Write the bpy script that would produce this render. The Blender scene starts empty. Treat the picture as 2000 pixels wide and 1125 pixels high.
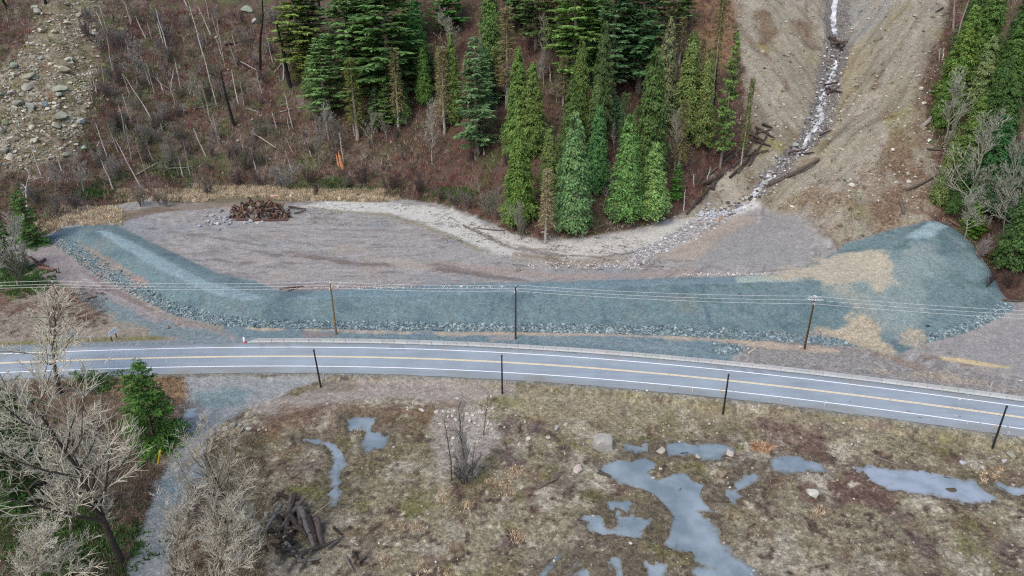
import bpy, math, random
import numpy as np
from mathutils import Vector, Matrix
from mathutils.geometry import delaunay_2d_cdt

# ------------------------------------------------------------------ camera, sky, sun, exposure
S = bpy.context.scene
COL = S.collection
CAM_H, PITCH, FPX = 68.0, math.radians(24.8), 1333.3
cam = bpy.data.objects.new('camera', bpy.data.cameras.new('camera'))
COL.objects.link(cam)
cam.location = (0, 0, CAM_H)
cam.rotation_euler = (math.radians(90) - PITCH, 0, 0)
cam.data.sensor_width = 36.0
cam.data.lens = 24.0
cam.data.clip_start = 0.5
cam.data.clip_end = 2000
S.camera = cam

W = bpy.data.worlds.new("World"); S.world = W; W.use_nodes = True
SUN_EL, SUN_AZ = math.radians(52), math.radians(215)   # azimuth measured clockwise from +Y
nt = W.node_tree; nt.nodes.clear()
sky = nt.nodes.new('ShaderNodeTexSky'); sky.sky_type = 'NISHITA'; sky.sun_disc = False
sky.sun_elevation = SUN_EL; sky.sun_rotation = SUN_AZ
sky.air_density = 1.0; sky.dust_density = 3.0; sky.ozone_density = 1.0
bg = nt.nodes.new('ShaderNodeBackground'); bg.inputs['Strength'].default_value = 0.15
wo = nt.nodes.new('ShaderNodeOutputWorld')
nt.links.new(sky.outputs[0], bg.inputs[0]); nt.links.new(bg.outputs[0], wo.inputs[0])
sl = bpy.data.lights.new('sun', 'SUN'); sl.energy = 1.0; sl.angle = math.radians(30); sl.color = (1.0, 0.95, 0.88)
so = bpy.data.objects.new('sun', sl); COL.objects.link(so)
sd = Vector((math.sin(SUN_AZ) * math.cos(SUN_EL), math.cos(SUN_AZ) * math.cos(SUN_EL), math.sin(SUN_EL)))
so.rotation_euler = (-sd).to_track_quat('-Z', 'Y').to_euler()
so.location = (0, 60, 150)
S.view_settings.view_transform = 'Standard'; S.view_settings.look = 'None'
S.view_settings.exposure = 0.78; S.view_settings.gamma = 1.0
S.cycles.use_denoising = False; S.cycles.pixel_filter_type = 'BLACKMAN_HARRIS'; S.cycles.filter_width = 1.2
S.cycles.max_bounces = 5; S.cycles.diffuse_bounces = 2; S.cycles.glossy_bounces = 2
S.cycles.transparent_max_bounces = 4

rng = np.random.default_rng(7); random.seed(7)
ILL = np.array([1.47, 1.5, 1.57])          # light that falls on level ground, for turning seen colours into albedo

def lin(c):
    c = np.asarray(c, float) / 255.0
    return np.where(c <= 0.04045, c / 12.92, ((c + 0.055) / 1.055) ** 2.4)
def alb(*c):
    return np.clip(lin(c) / ILL, 0.004, 0.85)

# ------------------------------------------------------------------ view geometry (used to read positions off the photograph)
ST, CT = math.sin(PITCH), math.cos(PITCH)
def ray(px, py):
    u = (px - 1000.0) / FPX; v = (py - 562.5) / FPX
    return np.array([u, CT - v * ST, -ST - v * CT])
def onz(px, py, z):
    d = ray(px, py); s = (CAM_H - z) / (-d[2])
    return np.array([d[0] * s, d[1] * s, z])
def onslope(px, py, y0, z0, s):
    d = ray(px, py); k = (CAM_H - z0 + s * y0) / (s * d[1] - d[2])
    return np.array([d[0] * k, d[1] * k, CAM_H + d[2] * k])

# ------------------------------------------------------------------ noise
def _h(ix, iy, seed):
    n = (ix.astype(np.int64) * 374761393 + iy.astype(np.int64) * 668265263 + seed * 1442695041) & 0xffffffff
    n = ((n ^ (n >> 13)) * 1274126177) & 0xffffffff
    n = n ^ (n >> 16)
    return (n & 0xffff) / 65535.0
def vn(x, y, seed=0):
    ix = np.floor(x); iy = np.floor(y); fx = x - ix; fy = y - iy
    fx = fx * fx * (3 - 2 * fx); fy = fy * fy * (3 - 2 * fy)
    a = _h(ix, iy, seed); b = _h(ix + 1, iy, seed); c = _h(ix, iy + 1, seed); d = _h(ix + 1, iy + 1, seed)
    return (a * (1 - fx) + b * fx) * (1 - fy) + (c * (1 - fx) + d * fx) * fy
def fbm(x, y, sc, seed=0, oc=4, g=0.55):
    x = np.asarray(x, float) / sc; y = np.asarray(y, float) / sc
    t = np.zeros_like(x); a = 1.0; m = 0.0
    for k in range(oc):
        t += a * (vn(x + 17.3 * k, y - 9.1 * k, seed + k) - 0.5); m += a * 0.5
        a *= g; x = x * 2.03; y = y * 2.03
    return t / m            # about -1..1
def sstep(a, b, x):
    t = np.clip((x - a) / (b - a), 0, 1); return t * t * (3 - 2 * t)

# ------------------------------------------------------------------ road axis
_yel = [(0, 709), (250, 700.5), (500, 696), (750, 698.5), (1000, 707.5), (1250, 727), (1500, 752), (1750, 781), (2000, 816)]
_yw = np.array([onz(x, y, 0) for x, y in _yel])
_pc = np.polyfit(_yw[:, 0], _yw[:, 1], 4)
_XA, _XB = -112.0, 92.0
def road_y(X):
    X = np.asarray(X, float); Xc = np.clip(X, _XA, _XB)
    return np.polyval(_pc, Xc) + np.polyval(np.polyder(_pc), Xc) * (X - Xc)
def road_off(X, Y):        # signed distance from the yellow line (+ = far side)
    X = np.asarray(X, float)
    s = np.where((X > _XA) & (X < _XB), np.polyval(np.polyder(_pc), np.clip(X, _XA, _XB)), np.polyval(np.polyder(_pc), np.clip(X, _XA, _XB)))
    return (Y - road_y(X)) / np.sqrt(1 + s * s)
def road_pt(X, off):
    s = float(np.polyval(np.polyder(_pc), min(max(X, _XA), _XB))); n = 1 / math.sqrt(1 + s * s)
    return np.array([X - s * n * off, float(road_y(X)) + n * off])

# ------------------------------------------------------------------ terrain skeleton: breaklines read off the photograph
TP, TE = [], []
def line(pts, join=True):
    i0 = len(TP)
    for p in pts:
        TP.append(np.asarray(p, float))
    if join:
        for i in range(i0, len(TP) - 1): TE.append((i, i + 1))
def zl(*pts): return [onz(*p) for p in pts]

for X in (-330, -200, -120, -60, 0, 50, 100, 200, 330):      # road bench
    for off in (-7.0, 7.2):
        p = road_pt(X, off); TP.append(np.array([p[0], p[1], -0.08]))
# field in front of the road
line(zl((-500, 860, -.8), (0, 800, -.5), (200, 760, -.3), (330, 760, -.3), (420, 800, -.6), (520, 830, -1.1), (700, 800, -1.2), (860, 800, -1.3), (1000, 815, -1.6),
        (1200, 866, -2.3), (1400, 862, -2.4), (1550, 872, -2.4), (1700, 905, -2.4), (1850, 915, -2.4), (2000, 930, -2.4), (2500, 1060, -2.4)))
line(zl((-500, 1000, -1.4), (0, 950, -1.3), (300, 950, -1.2), (450, 950, -1.8), (700, 900, -2.1), (950, 900, -2.3), (1300, 960, -2.6), (1700, 970, -2.6), (2000, 1000, -2.6), (2500, 1150, -2.6)), False)
line(zl((-600, 1130, -1.8), (0, 1130, -1.6), (280, 1130, -1.6), (450, 1130, -2), (700, 1125, -2.3), (1000, 1125, -2.6), (1400, 1125, -2.8), (1800, 1125, -2.7), (2300, 1250, -2.6)), False)
# toe of the rock band along the foot of the berm
line(zl((70, 458, 1.2), (100, 470, 1.0), (150, 512, .6), (200, 545, .4), (250, 572, .3), (330, 611, .15), (420, 633, .1), (500, 639, .05), (660, 641, .05), (1000, 646, .05), (1300, 653, .05), (1500, 664, .05), (1665, 676, .1),
        (1740, 695, .1), (1812, 668, .2), (1900, 642, .4), (1982, 602, .9)))
# front edge of the crest
line(zl((205, 455, 4.0), (245, 482, 3.9), (309, 518, 3.8), (373, 553, 3.8), (450, 585, 3.8), (520, 588, 3.8), (600, 584, 3.8), (800, 578, 3.8), (1000, 570, 3.8), (1200, 560, 3.8), (1300, 557, 3.8), (1440, 552, 3.9), (1580, 556, 4.0), (1660, 574, 4.0), (1735, 562, 4.8), (1765, 525, 6.4), (1790, 480, 8.6), (1822, 431, 11.0)))
# back edge of the crest
line(zl((205, 447, 4.0), (260, 470, 3.9), (325, 502, 3.8), (395, 535, 3.8), (480, 566, 3.7), (545, 570, 3.7), (640, 568, 3.7), (720, 564, 3.7), (850, 559, 3.7), (1000, 554, 3.7), (1200, 548, 3.7), (1300, 545, 3.7), (1440, 541, 3.8), (1530, 537, 4.0), (1640, 498, 5.2), (1740, 470, 8.0), (1800, 436, 10.4)))
# inner foot of the left arm and basin edge
line(zl((165, 440, 2.6), (228, 440, 2.6), (284, 466, 2.8), (356, 499, 2.8), (427, 531, 2.9), (498, 549, 3.0), (600, 558, 3.3), (720, 557, 3.4), (850, 553, 3.4), (1000, 549, 3.4), (1200, 543, 3.4), (1400, 535, 3.6), (1500, 524, 4.0), (1585, 500, 4.6), (1640, 488, 5.2), (1700, 464, 7.0), (1760, 439, 9.6)))
# crest silhouette of the mound at the right, and the dark hollow behind it
ridge = zl((1822, 430, 11.0), (1850, 437, 10.6), (1885, 458, 9.3), (1930, 522, 5.6), (1962, 582, 2.0))
line(ridge)
for p in ridge[1:]: TP.append(p + np.array([4.5, 5.0, -2.8]))
# basin
TP += zl((400, 475, 3.1), (600, 485, 3.4), (800, 490, 3.6), (1000, 505, 3.6), (1200, 505, 3.7), (1330, 490, 4.3), (1430, 470, 5.4), (1500, 445, 6.4), (1560, 430, 7.0),
         (300, 425, 2.9), (400, 412, 3.1), (600, 398, 3.6), (760, 405, 3.8), (880, 425, 3.9), (980, 465, 3.9), (1100, 478, 4.0), (1200, 460, 4.4), (1330, 432, 5.2), (1400, 412, 6.2), (1600, 465, 6.4))
# left track, verge, right flat
TP += zl((60, 490, .9), (110, 560, .2), (0, 600, .2), (0, 540, .5), (-250, 620, .1), (-250, 520, .4), (60, 640, 0), (200, 620, 0), (300, 640, 0), (2000, 640, .3), (2000, 700, .1), (2300, 640, .5), (2300, 760, 0), (1985, 588, 1.4), (2150, 585, 1.6))
# hillside
TOE = [(-300, 470, 1.8, .55), (-120, 455, 1.8, .6), (0, 440, 1.8, .62), (110, 428, 2.0, .62), (200, 402, 2.4, .62), (350, 374, 2.8, .62), (500, 366, 3.4, .62), (700, 378, 3.8, .6), (850, 396, 4.0, .58), (950, 435, 4.0, .57), (1060, 468, 4.3, .57), (1150, 460, 4.5, .57), (1250, 442, 5.0, .58), (1330, 418, 6.0, .6), (1395, 392, 7.5, .62)]
line(zl(*[t[:3] for t in TOE]))
for i, (px, py, z, s) in enumerate(TOE):
    p = onz(px, py, z)
    for yy in (320, 250, 180, 110, 40, -30, -90, -150):
        if yy < py - 30: TP.append(onslope(px, yy, p[1], p[2], s))
p = onz(1395, 392, 7.5)
for px, ys in ((1445, (330, 250, 150, 50, -50, -130)), (1500, (230, 130, 30, -60, -130)), (1560, (120, 20, -60, -130))):
    TP += [onslope(px, yy, p[1], p[2], .62 if px < 1550 else .59) for yy in ys]
p = onz(1470, 382, 8.4)
STREAM_PX = [(1380, 420), (1420, 400), (1470, 382), (1490, 352), (1510, 330), (1545, 302), (1575, 278), (1590, 250), (1607, 212), (1612, 190), (1618, 160), (1632, 120), (1640, 85), (1632, 60), (1628, 30), (1632, 0), (1630, -40), (1628, -110)]
line([onz(1380, 420, 5.8), onz(1420, 400, 6.9), onz(1470, 382, 8.4)] + [onslope(x, y, p[1], p[2], .52) for x, y in STREAM_PX[3:]])
for px, ys, sl_ in ((1640, (440, 380), .6), (1700, (420, 330, 250), .6), (1790, (400, 300, 200, 100, 0, -80, -140), .62), (1870, (400, 300, 200, 100, 0, -80, -140), .6), (2000, (480, 400, 300, 200, 100, 0, -80, -140), .58), (2250, (500, 400, 250, 100, 0, -140), .55)):
    p = onz(1640, 488, 5.2) if px < 1950 else onz(2000, 575, 1.6)
    TP += [onslope(px, yy, p[1], p[2], sl_) for yy in ys]
TP += [np.array(q, float) for q in ((-420, 0, -2), (420, 0, -2.6), (0, 0, -2.6), (-420, 120, 0), (420, 120, 0.5), (-420, 430, 120), (420, 430, 130), (-200, 430, 140), (0, 430, 150), (200, 430, 165), (-420, 260, 45), (420, 260, 60))]

_v2 = [Vector((p[0], p[1])) for p in TP]
_vo, _eo, _fo, _ov, _oe, _of = delaunay_2d_cdt(_v2, TE, [], 0, 0.05)
_zo = []
TPA = np.array(TP)
for q, src in zip(_vo, _ov):
    if src: _zo.append(float(np.mean(TPA[list(src), 2])))
    else:                                            # crossing of two breaklines: nearest points
        d = (TPA[:, 0] - q.x) ** 2 + (TPA[:, 1] - q.y) ** 2; k = np.argsort(d)[:3]; w = 1 / (d[k] + .1)
        _zo.append(float((TPA[k, 2] * w).sum() / w.sum()))
GX0, GX1, GY0, GY1, GS = -400.0, 400.0, 2.0, 425.0, 1.0
nxg, nyg = int((GX1 - GX0) / GS) + 1, int((GY1 - GY0) / GS) + 1
HG = np.full((nyg, nxg), np.nan)
for f in _fo:
    a, b, c = f[:3]
    A = np.array([_vo[a].x, _vo[a].y, _zo[a]]); B = np.array([_vo[b].x, _vo[b].y, _zo[b]]); C = np.array([_vo[c].x, _vo[c].y, _zo[c]])
    x0 = max(0, int(math.floor((min(A[0], B[0], C[0]) - GX0) / GS))); x1 = min(nxg - 1, int(math.ceil((max(A[0], B[0], C[0]) - GX0) / GS)))
    y0 = max(0, int(math.floor((min(A[1], B[1], C[1]) - GY0) / GS))); y1 = min(nyg - 1, int(math.ceil((max(A[1], B[1], C[1]) - GY0) / GS)))
    if x1 < x0 or y1 < y0: continue
    gx, gy = np.meshgrid(GX0 + np.arange(x0, x1 + 1) * GS, GY0 + np.arange(y0, y1 + 1) * GS)
    det = (B[1] - C[1]) * (A[0] - C[0]) + (C[0] - B[0]) * (A[1] - C[1])
    if abs(det) < 1e-9: continue
    l0 = ((B[1] - C[1]) * (gx - C[0]) + (C[0] - B[0]) * (gy - C[1])) / det
    l1 = ((C[1] - A[1]) * (gx - C[0]) + (A[0] - C[0]) * (gy - C[1])) / det
    l2 = 1 - l0 - l1
    ins = (l0 >= -1e-6) & (l1 >= -1e-6) & (l2 >= -1e-6)
    sub = HG[y0:y1 + 1, x0:x1 + 1]
    sub[ins] = (l0 * A[2] + l1 * B[2] + l2 * C[2])[ins]
HG[np.isnan(HG)] = 0.0
def blur(a):
    b = np.pad(a, 1, mode='edge'); b = (b[:-2] + 2 * b[1:-1] + b[2:]) / 4
    return (b[:, :-2] + 2 * b[:, 1:-1] + b[:, 2:]) / 4
HG1 = blur(blur(HG)); HG9 = HG1
for _ in range(14): HG9 = blur(HG9)
_gy = (GY0 + np.arange(nyg) * GS)[:, None] * np.ones((1, nxg)); _gx = (GX0 + np.arange(nxg) * GS)[None, :] * np.ones((nyg, 1))
def gbil(G, X, Y):
    fx = np.clip((np.asarray(X, float) - GX0) / GS, 0, nxg - 1.001); fy = np.clip((np.asarray(Y, float) - GY0) / GS, 0, nyg - 1.001)
    ix = fx.astype(int); iy = fy.astype(int); fx = fx - ix; fy = fy - iy
    return (G[iy, ix] * (1 - fx) + G[iy, ix + 1] * fx) * (1 - fy) + (G[iy + 1, ix] * (1 - fx) + G[iy + 1, ix + 1] * fx) * fy

# signed distance to polygons (negative inside)
def sdist(P, X, Y, reach=12.0):
    P = np.asarray(P, float)
    out = np.full(X.shape, reach + 1.0)
    m = (X > P[:, 0].min() - reach) & (X < P[:, 0].max() + reach) & (Y > P[:, 1].min() - reach) & (Y < P[:, 1].max() + reach)
    if not m.any(): return out
    x = X[m]; y = Y[m]; d = np.full(x.shape, 1e9); ins = np.zeros(x.shape, bool)
    for i in range(len(P)):
        a = P[i]; b = P[(i + 1) % len(P)]; e = b - a; L = max(1e-9, e @ e)
        t = np.clip(((x - a[0]) * e[0] + (y - a[1]) * e[1]) / L, 0, 1)
        d = np.minimum(d, (x - a[0] - t * e[0]) ** 2 + (y - a[1] - t * e[1]) ** 2)
        if a[1] != b[1]:
            c = ((a[1] > y) != (b[1] > y)) & (x < (b[0] - a[0]) * (y - a[1]) / (b[1] - a[1]) + a[0]); ins ^= c
    d = np.sqrt(d); out[m] = np.where(ins, -d, d)
    return out

def h0(X, Y):                     # ground without puddles and fine relief
    return gbil(HG1, X, Y)
def px0(px, py):                  # pixel of the photograph -> point on the ground
    d = ray(px, py); s = np.arange(50.0, 520.0, 0.5)
    X = d[0] * s; Y = d[1] * s; Z = CAM_H + d[2] * s
    g = Z - h0(X, Y); k = np.argmax(g < 0)
    if g[k] >= 0: k = len(s) - 1
    if k > 0:
        a, b = s[k - 1], s[k]; t = g[k - 1] / max(1e-9, g[k - 1] - g[k]); ss = a + (b - a) * t
    else: ss = s[0]
    return np.array([d[0] * ss, d[1] * ss])
def polyw(pts): return np.array([px0(*p) for p in pts])

# ------------------------------------------------------------------ puddles
PUD = [
 ('shallow grey puddle beside the bare saplings', [(667,815),(690,806),(712,808),(735,808),(737,825),(730,838),(755,850),(745,870),(715,880),(705,865),(708,845),(680,840),(672,825)]),
 ('narrow', [(578,851),(600,849),(640,855),(662,868),(672,885),(672,905),(663,920),(662,950),(659,987),(647,987),(648,940),(645,910),(652,895),(646,880),(628,868),(600,862)]),
 ('ditch', [(1268,872),(1300,868),(1360,867),(1415,867),(1422,878),(1402,893),(1370,896),(1340,888),(1300,886),(1270,884)]),
 ('ditch2', [(1220,867),(1262,867),(1263,879),(1224,881)]),
 ('big', [(1166,905),(1210,899),(1250,889),(1275,900),(1264,920),(1282,936),(1300,934),(1320,925),(1345,925),(1362,942),(1400,950),(1425,972),(1395,980),(1388,993),(1362,1000),(1388,1020),(1402,1050),(1422,1082),(1467,1125),(1490,1180),(1372,1180),(1358,1118),(1396,1110),(1362,1082),(1330,1062),(1290,1060),(1268,1052),(1306,1046),(1300,1022),(1272,1002),(1266,966),(1236,946),(1206,926)]),
 ('loop', [(1146,1005),(1165,1002),(1176,1013),(1182,1031),(1208,1033),(1226,1020),(1215,1005),(1188,991),(1184,979),(1222,976),(1252,984),(1270,1005),(1258,1037),(1245,1041),(1220,1043),(1188,1047),(1163,1036)]),
 ('arm', [(1414,970),(1440,945),(1475,924),(1492,928),(1460,951),(1425,973)]),
 ('smallr', [(1508,905),(1525,892),(1562,893),(1602,905),(1607,918),(1570,921),(1515,916)]),
 ('right', [(1678,914),(1720,914),(1800,919),(1850,934),(1920,938),(1952,952),(1964,970),(1900,980),(1850,972),(1800,957),(1740,946),(1700,931)]),
 ('rut1', [(1098,1090),(1130,1073),(1138,1080),(1098,1110),(1062,1132),(1046,1140)]),
 ('rut2', [(1150,1086),(1186,1096),(1180,1150),(1106,1150)]),
 ('rut3', [(1194,1090),(1230,1085),(1242,1105),(1252,1150),(1204,1150)]),
 ('rut4', [(1260,1095),(1300,1108),(1306,1150),(1270,1150)]),
 ('track1', [(360,797),(378,795),(380,812),(362,814)]),
 ('track2', [(370,905),(404,900),(403,928),(372,932)]),
 ('pond', [(335,376),(362,374),(372,386),(360,394),(338,392)]),
 ('tail', [(1955,948),(1985,952),(2060,962),(2060,972),(1990,966)]),
]
pud = []
for nm, pp in PUD:
    w = polyw(pp); c = w.mean(0)
    lv = float(np.min(h0(w[:, 0], w[:, 1]))) - 0.03
    pud.append((nm, w, lv))
_big = next(p for p in pud if p[0] == 'big')[2]
pud = [(n, w, _big if n == 'loop' else l) for n, w, l in pud]

_stw = np.array([px0(x, y) for x, y in STREAM_PX]); _so = np.argsort(_stw[:, 1])
GULW = polyw([(1400, -110), (1440, 40), (1456, 150), (1466, 230), (1486, 270), (1440, 325), (1400, 350), (1372, 395), (1330, 425), (1400, 430), (1480, 402), (1560, 425), (1640, 490), (1700, 466), (1760, 441), (1822, 431), (1838, 380), (1830, 320), (1810, 250), (1800, 170), (1835, 70), (1880, -110)])
def rills(X, Y):
    sx = X - np.interp(Y, _stw[_so, 1], _stw[_so, 0]); k = sstep(-3, 3, sx)
    pr = X * .62 - Y * .78; al = X * .78 + Y * .62; pl = X * .88 + Y * .47; bl = -X * .47 + Y * .88
    return k * fbm(pr, al * .16, 4.2, 401, 4, .6) + (1 - k) * fbm(pl, bl * .16, 4.2, 405, 4, .6), sx
def hfun(X, Y):
    X = np.asarray(X, float); Y = np.asarray(Y, float)
    shp = X.shape; X = X.ravel(); Y = Y.ravel()
    z = h0(X, Y); ro = road_off(X, Y)
    hill = sstep(0.5, 4.0, gbil(HG9, X, Y) - 5.0) * (Y > 150)
    z = z + hill * (fbm(X, Y, 26, 3, 3) * 1.6 + fbm(X, Y, 5.5, 5, 3) * 0.55)
    gm = (1 - sstep(-7, -.5, sdist(GULW, X, Y, 8))) * (Y > 160); rl, sx = rills(X, Y)
    z = z + gm * (rl * 1.5 * sstep(1, 8, np.abs(sx)) - 1.3 * np.exp(-(sx / 3.2) ** 2) * (Y > 185) + fbm(X, Y, 1.6, 411, 3) * .28 * np.exp(-(sx / 5) ** 2))
    nr = sstep(7.5, 12, np.abs(ro))
    z = z + nr * (ro < 0) * (fbm(X, Y, 9, 11, 3) * 0.22 + fbm(X, Y, 1.7, 13, 3) * 0.13)
    z = z + nr * (ro > 0) * (1 - hill) * (fbm(X, Y, 7, 21, 3) * 0.10 + fbm(X, Y, 1.3, 22, 2) * 0.05)
    for nm, w, lv in pud:
        d = sdist(w, X, Y, 4.0)
        m = d < 3.8
        if not m.any(): continue
        big_ = 1.0 if nm in ('big', 'right', 'loop') else .8
        dd = d[m] + (fbm(X[m], Y[m], 3.2, 31, 5, .66) * 1.4 + fbm(X[m], Y[m], .9, 39, 3) * .8) * big_ - (.6 if nm in ('big', 'loop', 'right') else .3) + np.clip(fbm(X[m], Y[m], 2.6, 37, 4) - .24, 0, 1) * 6 * big_
        t = sstep(-1.3, .9, dd)
        lo = lv - .21; hi = np.maximum(z[m], lv + .05 + .05 * np.clip(dd, 0, 3))
        keep = 1 - sstep(2.6, 3.8, d[m])
        z[m] = lo * (1 - t) + (hi * keep + z[m] * (1 - keep)) * t
    k = 1 - sstep(6.6, 8.0, np.abs(ro))
    z = z * (1 - k) + (-0.07) * k
    return z.reshape(shp)
def hz(x, y): return float(hfun(np.array([x]), np.array([y]))[0])
def px2w(px, py):
    p = px0(px, py); return np.array([p[0], p[1], hz(p[0], p[1])])

# ------------------------------------------------------------------ materials
def mat_new(name):
    m = bpy.data.materials.new(name); m.use_nodes = True; n = m.node_tree; n.nodes.clear()
    o = n.nodes.new('ShaderNodeOutputMaterial'); b = n.nodes.new('ShaderNodeBsdfPrincipled')
    n.links.new(b.outputs[0], o.inputs[0]); b.inputs['Specular IOR Level'].default_value = 0.25
    return m, n, b
def N(n, t, **kw):
    x = n.nodes.new(t)
    for k, v in kw.items():
        if k in x.inputs.keys(): x.inputs[k].default_value = v
        else: setattr(x, k, v)
    return x
def noise(n, scale, detail=4, rough=.6, coord='Object', vec=None):
    t = N(n, 'ShaderNodeTexNoise', Scale=scale, Detail=detail, Roughness=rough)
    if vec is None:
        tc = n.nodes.new('ShaderNodeTexCoord'); vec = tc.outputs[coord]
    n.links.new(vec, t.inputs['Vector']); return t
def mulcol(n, a, fac_out, lo, hi, flo=.3, fhi=.7):
    mr = N(n, 'ShaderNodeMapRange'); mr.inputs[1].default_value = flo; mr.inputs[2].default_value = fhi; mr.inputs[3].default_value = lo; mr.inputs[4].default_value = hi
    n.links.new(fac_out, mr.inputs[0])
    mx = n.nodes.new('ShaderNodeVectorMath'); mx.operation = 'SCALE'
    n.links.new(a, mx.inputs[0]); n.links.new(mr.outputs[0], mx.inputs['Scale']); return mx.outputs[0]
def bump(n, b, h_out, strength, dist):
    bp = N(n, 'ShaderNodeBump', Strength=strength, Distance=dist); n.links.new(h_out, bp.inputs['Height']); n.links.new(bp.outputs[0], b.inputs['Normal'])

def mat_ground():
    m, n, b = mat_new('ground_soil')
    a = N(n, 'ShaderNodeVertexColor'); a.layer_name = 'Col'
    g = N(n, 'ShaderNodeAttribute'); g.attribute_name = 'grit'
    n1 = noise(n, 2.6, 6, .75); n2 = noise(n, 0.55, 4, .65)
    c = mulcol(n, a.outputs[0], n1.outputs[0], .68, 1.32, .32, .68)
    c = mulcol(n, c, n2.outputs[0], .88, 1.12, .3, .7)
    vo = N(n, 'ShaderNodeTexVoronoi', Scale=2.2); tc = n.nodes.new('ShaderNodeTexCoord'); n.links.new(tc.outputs['Object'], vo.inputs['Vector'])
    bw = n.nodes.new('ShaderNodeSeparateColor'); n.links.new(vo.outputs['Color'], bw.inputs[0])
    c2 = mulcol(n, c, bw.outputs[0], .5, 1.5, 0, 1)
    mx = N(n, 'ShaderNodeMix'); mx.data_type = 'RGBA'
    n.links.new(g.outputs['Fac'], mx.inputs[0]); n.links.new(c, mx.inputs[6]); n.links.new(c2, mx.inputs[7])
    n5 = noise(n, 1.15, 9, .82); n6 = noise(n, 3.7, 6, .8)
    d1 = mulcol(n, mx.outputs[2], n5.outputs[0], .45, 1.35, .40, .58); d1 = mulcol(n, d1, n6.outputs[0], .7, 1.3, .38, .62)
    m2 = N(n, 'ShaderNodeMix'); m2.data_type = 'RGBA'
    n.links.new(g.outputs['Fac'], m2.inputs[0]); n.links.new(mx.outputs[2], m2.inputs[6]); n.links.new(d1, m2.inputs[7])
    n.links.new(m2.outputs[2], b.inputs['Base Color'])
    b.inputs['Roughness'].default_value = .95
    bump(n, b, n1.outputs[0], .5, .25)
    return m
def mat_tint(name, rough=.85, nscale=0, lo=.8, hi=1.2, bumpd=0, spec=.2, trans=0):
    """vertex colour of the mesh times the object's own colour, with grain"""
    m, n, b = mat_new(name)
    a = N(n, 'ShaderNodeVertexColor'); a.layer_name = 'Col'
    oi = n.nodes.new('ShaderNodeObjectInfo')
    v = n.nodes.new('ShaderNodeVectorMath'); v.operation = 'MULTIPLY'
    n.links.new(a.outputs[0], v.inputs[0]); n.links.new(oi.outputs['Color'], v.inputs[1]); c = v.outputs[0]
    if nscale:
        t = noise(n, nscale, 5, .65); c = mulcol(n, c, t.outputs[0], lo, hi)
        if bumpd: bump(n, b, t.outputs[0], .6, bumpd)
    n.links.new(c, b.inputs['Base Color']); b.inputs['Roughness'].default_value = rough; b.inputs['Specular IOR Level'].default_value = spec
    if trans:
        tr = n.nodes.new('ShaderNodeBsdfTranslucent'); n.links.new(c, tr.inputs[0]); ms = N(n, 'ShaderNodeMixShader'); ms.inputs[0].default_value = trans
        o = next(x for x in n.nodes if x.type == 'OUTPUT_MATERIAL')
        n.links.new(b.outputs[0], ms.inputs[1]); n.links.new(tr.outputs[0], ms.inputs[2]); n.links.new(ms.outputs[0], o.inputs[0])
    return m
M_ground = mat_ground()
M_leaf = mat_tint('foliage', .8, 0, trans=.42)
M_bark = mat_tint('bark', .9, 3.0, .7, 1.3, .05)
M_rock = mat_tint('stone', .9, 1.6, .72, 1.25, .12)
M_dry = mat_tint('dry_stalks', .9, 0)
M_conc = mat_tint('concrete', .85, 2.5, .86, 1.1, .01)
M_paint = mat_tint('paint', .5, 4.0, .92, 1.06, 0, .4)
M_metal = mat_tint('cable', .5, 0, spec=.5)

def mat_asphalt():
    m, n, b = mat_new('asphalt')
    a = N(n, 'ShaderNodeVertexColor'); a.layer_name = 'Col'
    n1 = noise(n, 6.0, 5, .75); n2 = noise(n, .16, 4, .6)
    tc = n.nodes.new('ShaderNodeTexCoord'); mp = n.nodes.new('ShaderNodeMapping'); mp.inputs['Scale'].default_value = (.05, 1.2, 1); n.links.new(tc.outputs['Object'], mp.inputs[0])
    n3 = noise(n, 1.0, 4, .6, vec=mp.outputs[0])
    c = mulcol(n, a.outputs[0], n1.outputs[0], .85, 1.15); c = mulcol(n, c, n2.outputs[0], .9, 1.1); c = mulcol(n, c, n3.outputs[0], .92, 1.08)
    n.links.new(c, b.inputs['Base Color']); b.inputs['Roughness'].default_value = .82; bump(n, b, n1.outputs[0], .3, .02); return m
def mat_water(name, col, rough, tint2=None):
    m, n, b = mat_new(name)
    n1 = noise(n, .22, 4, .6); n2 = noise(n, 2.5, 3, .6)
    mx = N(n, 'ShaderNodeMix'); mx.data_type = 'RGBA'
    mr = N(n, 'ShaderNodeMapRange'); mr.inputs[1].default_value = .36; mr.inputs[2].default_value = .66; n.links.new(n1.outputs[0], mr.inputs[0]); n.links.new(mr.outputs[0], mx.inputs[0])
    mx.inputs[6].default_value = (*col, 1); mx.inputs[7].default_value = (*(tint2 if tint2 is not None else col), 1)
    vc = N(n, 'ShaderNodeVertexColor'); vc.layer_name = 'Col'; vm = n.nodes.new('ShaderNodeVectorMath'); vm.operation = 'MULTIPLY'; n.links.new(mx.outputs[2], vm.inputs[0]); n.links.new(vc.outputs[0], vm.inputs[1])
    n.links.new(vm.outputs[0], b.inputs['Base Color']); b.inputs['Roughness'].default_value = rough; b.inputs['Specular IOR Level'].default_value = .5
    bump(n, b, n2.outputs[0], .05, .03); return m
M_asph = mat_asphalt()
M_pud = mat_water('silty_water', alb(124, 141, 152), .08, alb(160, 175, 186))
M_pudice = mat_water('milky_water', alb(165, 178, 195), .25, alb(120, 138, 140))
M_pond = mat_water('dark_water', alb(70, 68, 50), .08, alb(84, 80, 60))
M_white = mat_water('white_water', alb(236, 240, 248), .5, alb(150, 158, 170))

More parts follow.
